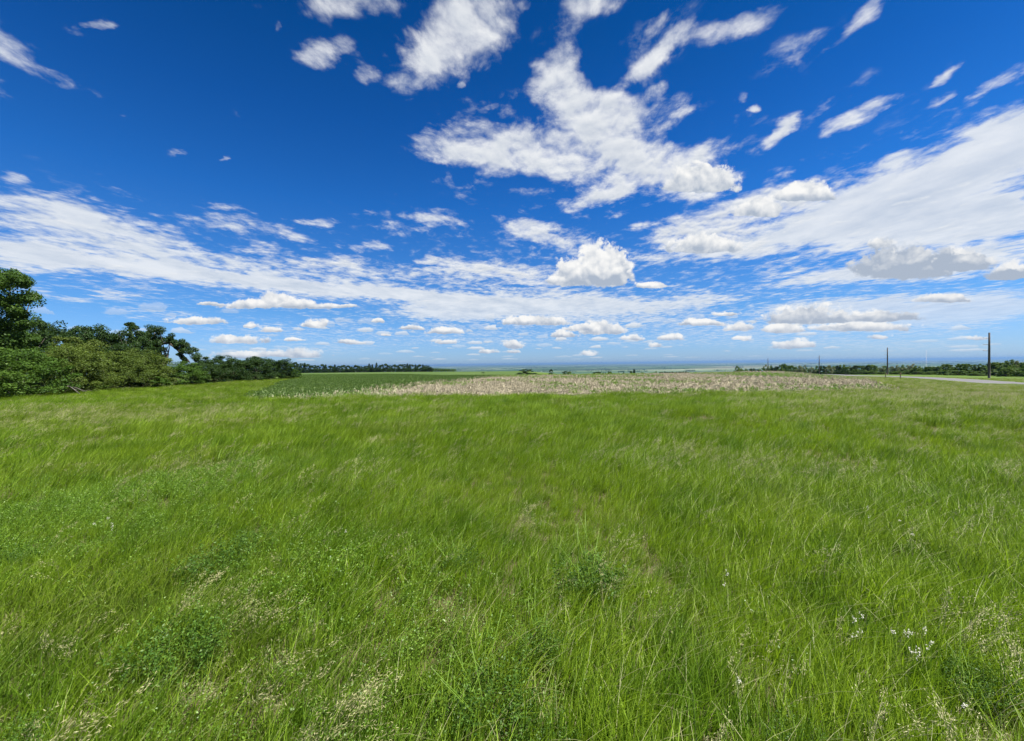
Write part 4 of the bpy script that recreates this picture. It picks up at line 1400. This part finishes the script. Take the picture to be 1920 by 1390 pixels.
limb('dead_branch', [(24, 722), (14, 708), (9, 700), (-6, 694)], 26.5, .075, 'thick grey dead limb sticking out below the tall tree')
limb('dead_branch', [(18, 738), (6, 727), (-4, 724)], 25.6, .05, 'pale dead branch leaning into the grass below the tall tree')
limb('dead_branch', [(22, 726), (8, 724), (-8, 722)], 25.9, .04, 'thin level dead branch at the foot of the tall tree')
limb('dead_branch', [(128, 724), (138, 730), (146, 736)], 27.8, .05, 'pale fallen branch lying before the olive bushes')
limb('dead_branch', [(137, 726), (147, 729), (156, 734)], 28.2, .035, 'slender fallen branch end beside the pale fallen branch')

# --- the row of trees beyond the green crop field
FG = 'trees of the far row beyond the green crop field'
prof = [(512, 681, 'b'), (521, 679, 'c'), (530, 683, 'b'), (537, 680, 'c'), (546, 685, 'b'), (553, 683, 'b'), (563, 684, 'b'), (571, 681, 'c'), (578, 686, 'b'), (588, 687, 'b'), (596, 688, 'b'), (605, 686, 'b'), (611, 684, 'c'),
        (620, 688, 'b'), (628, 684, 'c'), (636, 688, 'b'), (645, 687, 'b'), (652, 688, 'b'), (660, 689, 'b'), (668, 687, 'b'), (676, 689, 'b'), (686, 688, 'b'), (692, 682, 'c'), (698, 684, 'c'), (706, 681, 'c'),
        (716, 686, 'b'), (724, 685, 'b'), (732, 687, 'b'), (741, 686, 'b'), (750, 686, 'b'), (757, 685, 'b'), (764, 682, 'c'), (771, 686, 'b'), (779, 684, 'c'), (786, 686, 'b'), (793, 684, 'c'), (799, 687, 'b'), (806, 690, 'b')]
for i, (px, py, kd) in enumerate(prof):
    d = 395 + tr_.uniform(-8, 8)
    t = seen(px, py, d); zb = h1(t.x, t.y)
    h = t.z - zb + .5
    k = K_far_con[i % 3] if kd == 'c' else K_far_tree[i % 3]
    h *= 1.0 if kd == 'c' else 1.16
    w = (h * tr_.uniform(.75, .95)) if kd == 'c' else tr_.uniform(7, 9.5)
    plant_tree(k, 'conifer' if kd == 'c' else 'far_tree', t.x, t.y, h, w,
               'dark pointed conifer standing up from the far row beyond the green crop field' if kd == 'c' else 'dark rounded tree in the far row beyond the green crop field', 'tree', FG, sink=.5)
for i in range(34):     # undergrowth that closes the row at its foot
    px = 514 + i * 8.9 + tr_.uniform(-2, 2); d = 388 + tr_.uniform(-4, 4)
    t = seen(px, 697, d); zb = h1(t.x, t.y)
    plant_tree(K_far_bush[2], 'far_bush', t.x, t.y, tr_.uniform(3.5, 5.5), tr_.uniform(6, 8.5), 'dark low bush at the foot of the far tree row', 'bush', 'bushes at the foot of the far tree row', sink=.4)
for i in range(9):
    px = 810 + i * 5.2; d = 430 + i * 3
    t = seen(px, 690.5 + i * .25, d); zb = h1(t.x, t.y)
    plant_tree(K_far_bush[i % 2], 'far_bush', t.x, t.y, max(2.0, t.z - zb + .3), tr_.uniform(4, 6), 'paler green low bush trailing off the right end of the far tree row', 'bush', 'pale low bushes right of the far tree row', sink=.3)

# --- trees showing over the crest in the middle
MG = 'trees in the dip behind the stubble crest'
mid = [(988, 692.5, 200, 9.5, K_far_tree[0], 'large dark round tree showing over the stubble crest'), (972, 699, 195, 4.5, K_far_bush[2], 'dark bush at the left foot of the large round tree'), (1005, 699, 198, 5, K_far_bush[2], 'dark bush at the right foot of the large round tree'),
       (1033, 693, 260, 3.6, K_far_tree[1], 'small lone tree right of the large round tree'), (1059, 696.5, 270, 4.6, K_far_tree[2], 'left tree of a low close pair behind the crest'), (1068, 697.5, 265, 4.6, K_far_bush[0], 'right bush of a low close pair behind the crest'), (1077, 700, 262, 3.6, K_far_bush[2], 'small bush trailing right of the close pair'),
       (1112, 697.5, 240, 4.5, K_far_bush[2], 'left bush of a wide dark clump behind the crest'), (1122, 697, 242, 5, K_far_tree[0], 'middle tree of a wide dark clump behind the crest'), (1133, 698, 240, 4.5, K_far_bush[2], 'right bush of a wide dark clump behind the crest'), (1143, 697.5, 245, 4, K_far_bush[0], 'green bush at the right end of the wide clump'),
       (1160, 700, 250, 2.6, K_far_bush[1], 'tiny bush alone behind the middle of the crest'), (1169, 698.5, 260, 2.4, K_far_tree[1], 'tiny tree left of the spiky tree'), (1183, 697, 262, 3.6, K_far_tree[2], 'low tree at the left foot of the spiky tree'), (1189, 692.5, 262, 4.4, K_far_con[1], 'spiky tree standing over the stubble crest'), (1209, 695.5, 262, 2.6, K_far_con[2], 'thin pointed tree right of the spiky tree'),
       (1204, 699, 255, 4, K_far_bush[0], 'green bush under the thin pointed tree'), (1216, 699, 255, 4, K_far_bush[2], 'dark bush right of the thin pointed tree'), (1229, 698, 255, 4.4, K_far_bush[1], 'green bush left of the long dark row'),
       (906, 700.5, 300, 3.0, K_far_bush[2], 'lone dark bush in the green crop field')]
for px, py, d, w, k, lab in mid:
    t = seen(px, py, d); zb = h1(t.x, t.y)
    h = max(t.z - zb + .3, 1.2)
    if h > w * 2.4: zb = t.z - w * 2.0; h = w * 2.0
    plant_tree(k, 'valley_tree', t.x, t.y, h, w, lab, 'tree', MG, sink=.3, z=None if h < w * 1.99 else None)
for i in range(13):
    px = 1238 + i * 4.4; d = 620 + tr_.uniform(-6, 6)
    t = seen(px, 696.8 + tr_.uniform(-.6, .6), d); zb = h1(t.x, t.y)
    plant_tree(K_far_tree[i % 3], 'valley_tree', t.x, t.y, t.z - zb, tr_.uniform(5, 7), 'dark tree in the long low row far behind the crest', 'tree', 'long low row of trees behind the crest', sink=.3)

# --- the band of trees beyond the road on the right
RG = 'trees of the band beyond the road'
top_px = [1390, 1420, 1450, 1475, 1490, 1520, 1560, 1600, 1650, 1700, 1740, 1780, 1820, 1860, 1890, 1920, 1990, 2060]
top_py = [690, 689, 686, 684, 688, 688, 686, 686, 685, 686, 688, 684, 684, 680, 679, 677, 676, 676]
i = 0
px = 1384.0
while px < 2060:
    d = np.interp(px, [1390, 1480, 1560, 1650, 1800, 1920, 2060], [330, 300, 260, 215, 165, 142, 130]) + tr_.uniform(-8, 8)
    py = np.interp(px, top_px, top_py) + tr_.uniform(-2.2, 3.6)
    t = seen(px, py, d); zb = h1(t.x, t.y)
    h = t.z - zb + .2
    pale = tr_.uniform() < (.55 if (1490 < px < 1540 or 1640 < px < 1720) else .10)
    far_l = px < 1500
    if pale:
        k = K_pale_bush[i % 2]; nm, lab, ct, gp = 'pale_bush', 'pale whitish blossoming bush in the band of trees beyond the road', 'bush', 'pale bushes in the band beyond the road'
    else:
        k = [K_road_tree[i % 2], K_far_bush[0], K_far_bush[1], K_far_bush[2]][int(tr_.integers(0, 4))]; nm, lab, ct, gp = 'roadside_tree', 'rounded green tree in the long band beyond the road', 'tree', RG
    w = min(h * 1.05, tr_.uniform(5.0, 7.5))
    plant_tree(k, nm, t.x, t.y, h, w, lab, ct, gp, sink=.3)
    # a lower one in front
    if px > 1560:
        d2 = d - tr_.uniform(7, 12); t2 = seen(px + tr_.uniform(-6, 6), py + (9 if px < 1760 else 12), d2); zb2 = h1(t2.x, t2.y)
        if t2.z - zb2 > 1.0:
            plant_tree(K_far_bush[int(tr_.integers(0, 3))], 'roadside_bush', t2.x, t2.y, t2.z - zb2 + .2, tr_.uniform(4, 6), 'low green bush at the front of the band beyond the road', 'bush', 'low bushes at the front of the band beyond the road', sink=.3)
    i += 1
    px += w * .42 * FOC / d

# --- woods far out on the plain: only a dark mass of crowns
wr = np.random.default_rng(3)
vs, qs, ts, o = [], [], [], 0
for k in range(260):
    d = wr.uniform(4200, 17000); tn = wr.uniform(-.35, 1.35)
    L = wr.uniform(60, 420) * (d / 6000); n = int(wr.uniform(14, 34))
    x0, y0 = tn * d, d; a = wr.normal(0, .18)
    t = wr.uniform(-.5, .5, n)
    xs, ys_ = x0 + np.cos(a) * L * t, y0 + np.sin(a) * L * t + wr.normal(0, 8, n)
    zz = height(xs, ys_)
    cl = [((xs[j], ys_[j], zz[j] + 5), wr.uniform(6, 11), 12) for j in range(n)]
    v, q, t_ = leaves(cl, 7.0, wr, .7)
    vs.append(v); qs.append(q + o); ts.append(t_); o += len(v)
wm = quads_mesh('far_woods', np.concatenate(vs), np.concatenate(qs), False); put_attr(wm, 'tint', np.concatenate(ts)); wm.materials.append(mt_dark)
tag(link('far_woods', wm), 'strips of dark woods far out on the hazy plain', 'woods', kind='stuff')

# ------------------------------------------------------------------ poles, mast, posts
mt_pole = new_mat('weathered_pole')
pos = E(node('ShaderNodeTexCoord').outputs['Object'])
nb = noise(mapping(pos, scale=(.05, .05, 1)), 2.0, 5, 0.6)
out_surface(principled(mixc(nb, (0.060, 0.050, 0.048), (0.11, 0.098, 0.09)), 0.85, 0.15))
mt_insul = new_mat('grey_insulator')
out_surface(principled((0.20, 0.21, 0.24), 0.4, 0.4))
mt_steel = new_mat('painted_steel')
out_surface(principled((0.30, 0.30, 0.32), 0.5, 0.4))
mt_post = new_mat('post_wood')
out_surface(principled((0.10, 0.075, 0.05), 0.9, 0.1))


def one_mesh(name, parts, mat):
    vs, qs, o = [], [], 0
    for v, q in parts: vs.append(v); qs.append(q + o); o += len(v)
    me = quads_mesh(name, np.concatenate(vs), np.concatenate(qs)); me.materials.append(mat)
    return me


H_POLE = 12.5
pole_me = one_mesh('pole_shaft', [tube([(0, 0, -1.2), (0, 0, 3), (0, 0, 8), (0, 0, H_POLE)], [.27, .25, .22, .18], 12)], mt_pole)
# a post insulator: bracket, ribbed body, cap, reaching out to the side and a little up
def insulator_parts():
    ps = [tube([(0, 0, 0), (-.30, 0, .03)], [.055, .05], 8), tube([(-.95, 0, .16), (-1.02, 0, .18)], [.05, .05], 8)]
    rib = []
    for k in range(13):
        t = k / 12; rib.append((-.30 - .65 * t, 0, .03 + .13 * t))
    ps.append(tube(rib, [(.085 if k % 2 else .05) for k in range(13)], 8))
    return ps
ins_me = one_mesh('insulator', insulator_parts(), mt_insul)
brk_me = one_mesh('steel_bracket', [tube([(.13, 0, -.08), (-.06, 0, -.08)], [.05, .05], 6), tube([(.13, 0, .1), (-.06, 0, .1)], [.05, .05], 6)], mt_steel)
poles = [(1855, 624, 111, 'tall weathered utility pole with three insulators nearest along the road'),
         (1664, 652, 183, 'utility pole with three insulators, second nearest along the road'),
         (1536, 667, 262, 'thin distant utility pole rising behind the right side of the stubble field'),
         (1440, 672, 330, 'farthest utility pole, rising straight behind the end of the stubble rows')]
for px, py, d, lab in poles:
    t = seen(px, py, d); zb = h1(t.x, t.y)
    e = empty('utility_pole', (t.x, t.y, t.z - H_POLE), R(-38))
    tag(e, lab, 'utility pole', 'utility poles along the road')
    if t.z - H_POLE > zb - .1:           # stand it in the ground
        e.location.z = zb; e.scale.z = (t.z - zb) / H_POLE
    link('pole_shaft', pole_me, e)
    for z_ in (11.0, 9.3, 7.6):
        o = link('insulator', ins_me, e, (-.13, 0, z_))
        link('steel_bracket', brk_me, o)

# lattice radio mast, far off
t = seen(1737, 657, 1900); zb = h1(t.x, t.y); HM = t.z - zb
e = empty('radio_mast', (t.x, t.y, zb)); tag(e, 'faint thin lattice radio mast far off between two poles', 'radio mast')
ps = []
S = 1.1
cor = [(S * math.cos(a), S * math.sin(a)) for a in (0.3, 2.39, 4.49)]
for cx_, cy_ in cor: ps.append(tube([(cx_, cy_, -1), (cx_, cy_, HM)], [.16, .16], 5))
z_ = 0; k = 0
while z_ < HM - 3:
    for j in range(3):
        a, b = cor[j], cor[(j + 1) % 3]
        ps.append(tube([(a[0], a[1], z_), (b[0], b[1], z_ + 3)] if k % 2 else [(b[0], b[1], z_), (a[0], a[1], z_ + 3)], [.09, .09], 4))
    z_ += 3; k += 1
link('lattice', one_mesh('lattice', ps, mt_steel), e)
for j, a in enumerate((0.3, 2.39, 4.49)):
    gw = one_mesh('guy_wire', [tube([(S * math.cos(a), S * math.sin(a), HM * f), (HM * .55 * math.cos(a), HM * .55 * math.sin(a), 0)], [.05, .05], 4) for f in (.6, .95)], mt_steel)
    link('guy_wire', gw, e)

# two short marker posts by the field corner
for px, py, d, lab, hh in ((1688, 712, 58, 'short dark marker post in the grass beside the road, right of the other', .95), (1660, 714, 66, 'short leaning marker post at the far corner of the stubble', .85)):
    t = seen(px, py, d); zb = h1(t.x, t.y)
    me = one_mesh('marker_post', [tube([(0, 0, -.2), (.02, 0, hh * .6), (.03 if px > 1670 else .14, 0, hh)], [.055, .052, .045], 8), tube([(.03 if px > 1670 else .13, 0, hh - .22), (.035 if px > 1670 else .142, 0, hh - .02)], [.075, .075], 8)], mt_post)
    tag(link('marker_post', me, None, (t.x, t.y, zb)), lab, 'post', 'marker posts near the road')

# ------------------------------------------------------------------ plants one can tell apart in the near grass
mt_petal = new_mat('white_petal')
out_surface(mixs(.2, principled((0.60, 0.59, 0.50), 0.6, 0.2), translucent((0.7, 0.7, 0.6, 1))))
pr_ = np.random.default_rng(41)


def tuft_mesh(name, arr, mats):
    v, q, t, h, m_ = arr
    me = quads_mesh(name, v, q); put_attr(me, 'tint', t); put_attr(me, 'along', h)
    for m2 in mats: me.materials.append(m2)
    me.polygons.foreach_set('material_index', m_.astype(np.int32))
    return me


def on_ground(px, py, lift=0.25):
    """where a ray towards something LIFT above the ground meets that height"""
    d = ray(px, py)
    tt = (EYE - lift) / -d.z
    p = Vector((0, 0, EYE)) + d * tt
    return p.x, p.y


# white wildflowers: stems and heads of small petals
def flower_parts(r, heads):
    hs_, st = [], []
    for k in range(heads):
        a = r.uniform(0, 6.28); h = r.uniform(.26, .40); d = r.uniform(.01, .07)
        e = np.array([math.cos(a) * d, math.sin(a) * d, h])
        st.append(tube([np.zeros(3), e * .5 + np.array([.01, 0, .02]), e], [.0022, .002, .0016], 5))
        for j in range(9):
            b = r.uniform(0, 6.28); c_ = e + r.normal(0, 1, 3) * np.array([.011, .011, .009])
            for m_ in range(5):
                g_ = b + m_ * 1.257; L = r.uniform(.006, .010)
                u = np.array([math.cos(g_), math.sin(g_), r.uniform(-.4, .9)]) * L; s = np.array([-math.sin(g_), math.cos(g_), 0]) * L * .45
                hs_.append((np.array([c_, c_ + u * .6 + s, c_ + u, c_ + u * .6 - s]), np.array([[0, 1, 2, 3]])))
    return st, hs_


fl_pat = []
for n_ in (1, 1, 2, 3):
    st, hd = flower_parts(pr_, n_)
    fl_pat.append((one_mesh('stem', st, mt_leafy), [one_mesh('flower_head', hd[45 * q_:45 * q_ + 45], mt_petal) for q_ in range(n_)]))
for me_, _h in fl_pat: put_attr(me_, 'tint', np.full(len(me_.vertices), .6))
flowers = [(1362, 1088, 2, 'white flower head standing alone near the middle right of the meadow'), (1597, 1178, 2, 'left white flower of a close pair in the right foreground'), (1610, 1170, 2, 'right white flower of a close pair in the right foreground'),
           (1679, 1196, 1, 'leftmost white flower of the largest cluster, lower right'), (1703, 1207, 2, 'white flower in the middle of the largest cluster, lower right'), (1717, 1206, 3, 'brightest white flower in the middle of the largest cluster'), (1733, 1199, 2, 'upper right white flower of the largest cluster'), (1743, 1214, 1, 'lower right white flower of the largest cluster'),
           (1387, 1297, 0, 'small white flower low in the grass near the bottom centre right'), (1803, 1335, 1, 'white flower close to the lower right corner'), (1685, 985, 1, 'white flower beside a taller white spike in the right meadow'), (1713, 1012, 1, 'tall white flower spike in the right meadow'), (1626, 965, 2, 'far white flower clump in the right meadow'),
           (208, 968, 3, 'bright white flower clump far left in the meadow'), (176, 976, 1, 'small white flower left of the bright clump on the left'), (650, 1010, 0, 'small white flower left of the middle of the meadow'), (1727, 846, 1, 'most distant white flower, at the right of the meadow')]
for px, py, k, lab in flowers:
    x, y = on_ground(px, py, .31)
    s_ = 1.0 + .10 * max(0, y - 3)
    e = empty('white_wildflower', (x, y, h1(x, y) + 0.0), pr_.uniform(0, 6.28), (.42, .42, .92))
    tag(e, lab, 'flower', 'white wildflowers in the meadow')
    link('stem', fl_pat[k][0], e); [link('flower_head', hm_, e) for hm_ in fl_pat[k][1]]

# tufts of seeding grass with tan heads
sd_pat = []
for k in range(3):
    a_, b_ = seed_stems((9, 14, 20)[k], .06 + .03 * k, .36, .52, .75, pr_, .10)
    hd_ = [tuft_mesh('seed_head', join_parts([((b_[0][176 * i_:176 * i_ + 176], b_[1][:44], b_[2][176 * i_:176 * i_ + 176], b_[3][:176]), 0)]), [mt_straw]) for i_ in range((9, 14, 20)[k])]
    sd_pat.append((tuft_mesh('culms', join_parts([(a_, 0)]), [mt_straw]), hd_))
seeds = [(405, 1085, 2, .9, 'largest tan seeding grass tuft, leaning right in the left foreground'), (462, 1105, 0, .9, 'small tan seeding tuft right of the largest one'), (300, 1080, 1, .95, 'pale green seeding tuft bending over the dark weed on the left'), (495, 1175, 0, 1, 'slender seeding tuft below the largest tan tuft'),
         (462, 1225, 0, 1, 'thin seeding tuft right of the dark clover clump'), (545, 1270, 1, 1, 'seeding grass tuft left of the dry patch'), (520, 1350, 1, .95, 'seeding grass tuft at the bottom edge, left of centre'), (620, 1245, 0, .9, 'small seeding tuft by the dry patch'), (330, 1215, 0, .8, 'short tan seeding tuft at the foot of the dark clover clump'),
         (950, 945, 1, 1, 'tan seeding tuft in the middle distance at the centre'), (1130, 990, 0, 1, 'pair of tan seed heads in the middle right of centre'), (1790, 1125, 2, 1, 'wide pale seeding tuft in the right foreground'), (1895, 1095, 1, 1, 'seeding tuft at the right edge above the others'), (1885, 1225, 1, 1, 'tan seeding tuft near the right edge'),
         (1600, 1285, 0, .9, 'reddish seed stems below the pair of white flowers'), (1855, 1385, 1, .9, 'pale seeding tuft at the lower right corner'), (40, 1320, 0, 1.1, 'long bent straw stems at the lower left edge'), (90, 1140, 0, 1, 'arching pale seed stems in the left foreground')]
for px, py, k, s_, lab in seeds:
    x, y = on_ground(px, py, .42)
    e = empty('seeding_grass', (x, y, h1(x, y)), pr_.normal(.1, .25), (s_, s_, s_))
    tag(e, lab, 'grass tuft', 'seeding grass tufts in the meadow')
    link('culms', sd_pat[k][0], e); [link('seed_head', hm_, e) for hm_ in sd_pat[k][1]]

# dark leafy clumps, one with tall pale stalks
wd_pat = []
for k in range(3):
    arr = join_parts([(leafy(60, 40, .20, .33, .016, pr_, (0, .75), .35), 0)])
    wd_pat.append(tuft_mesh('foliage', arr, [mt_weed]))
stem_me = []
for k in range(2):
    ps = []
    for j in range(5):
        a = pr_.normal(2.2, 1.0); h = pr_.uniform(.38, .56); l = pr_.uniform(.05, .30)
        e_ = np.array([math.cos(a) * l, math.sin(a) * l, h]); m_ = e_ * .5 + pr_.normal(0, .03, 3)
        ps.append(tube([np.zeros(3), m_, e_], [.0026, .0022, .0012], 5))
        for q_ in range(2):
            f = pr_.uniform(.4, .8); s0 = e_ * f; ps.append(tube([s0, s0 + pr_.normal(0, .05, 3) + np.array([0, 0, .07])], [.0016, .0009], 4))
    me = one_mesh('stalks', ps, mt_leafy); put_attr(me, 'tint', np.full(len(me.vertices), 1.0)); stem_me.append(me)
weeds = [(335, 1195, 0, 1.15, False, 'darkest clover clump, left foreground beside the seeding tufts'), (470, 1005, 1, 1.0, False, 'dark leafy clump in the left middle meadow'), (395, 1045, 2, 1.2, False, 'dark leafy clump behind the largest tan seeding tuft'), (1110, 1075, 1, 1.2, True, 'dark leafy clump with thin stems right of centre'),
         (915, 1285, 0, 1.0, True, 'large leafy weed with tall pale stalks at the bottom centre'), (1010, 1345, 2, .7, False, 'leafy clump right of the tall stalked weed at the bottom'), (1010, 1180, 1, .8, True, 'loose leafy weed above the tall stalked weed'), (860, 1030, 2, .8, True, 'small stalked weed in the middle of the meadow'),
         (1830, 1245, 0, .8, True, 'leafy weed with long stems near the right edge'), (1500, 1340, 2, .6, False, 'dark clump of grass and leaves at the bottom right'), (40, 1010, 1, .8, False, 'dark leafy clump at the left edge of the meadow'), (30, 1340, 0, .7, False, 'dark leafy clump in the lower left corner')]
for px, py, k, s_, stk, lab in weeds:
    x, y = on_ground(px, py, .24)
    e = empty('leafy_weed', (x, y, h1(x, y)), pr_.uniform(0, 6.28) if not stk else 0.0, (s_, s_, s_ * .95))
    tag(e, lab, 'weed', 'leafy weeds in the meadow')
    link('foliage', wd_pat[k], e)
    if stk: link('stalks', stem_me[k % 2], e)

# ------------------------------------------------------------------ air
mh = new_mat('haze_air')
pv = node('ShaderNodeVolumePrincipled')
pv.inputs['Color'].default_value = (0.165, 0.315, 0.56, 1)
pv.inputs['Density'].default_value = HAZE_DENSITY
pv.inputs['Anisotropy'].default_value = 0.2
om = node('ShaderNodeOutputMaterial')
E.T.links.new(pv.outputs[0], om.inputs['Volume'])
X0, Y0, Z0, Z1 = 61000, 61000, -150, 49
v = np.array([(sx * X0, sy * Y0, sz) for sz in (Z0, Z1) for sy in (-1, 1) for sx in (-1, 1)], float)
q = np.array([(0, 2, 3, 1), (4, 5, 7, 6), (0, 1, 5, 4), (2, 6, 7, 3), (0, 4, 6, 2), (1, 3, 7, 5)])
hm = quads_mesh('haze', v, q, False)
hm.materials.append(mh)
tag(link('haze', hm), 'pale blue summer haze over the far plain', 'haze', kind='stuff')
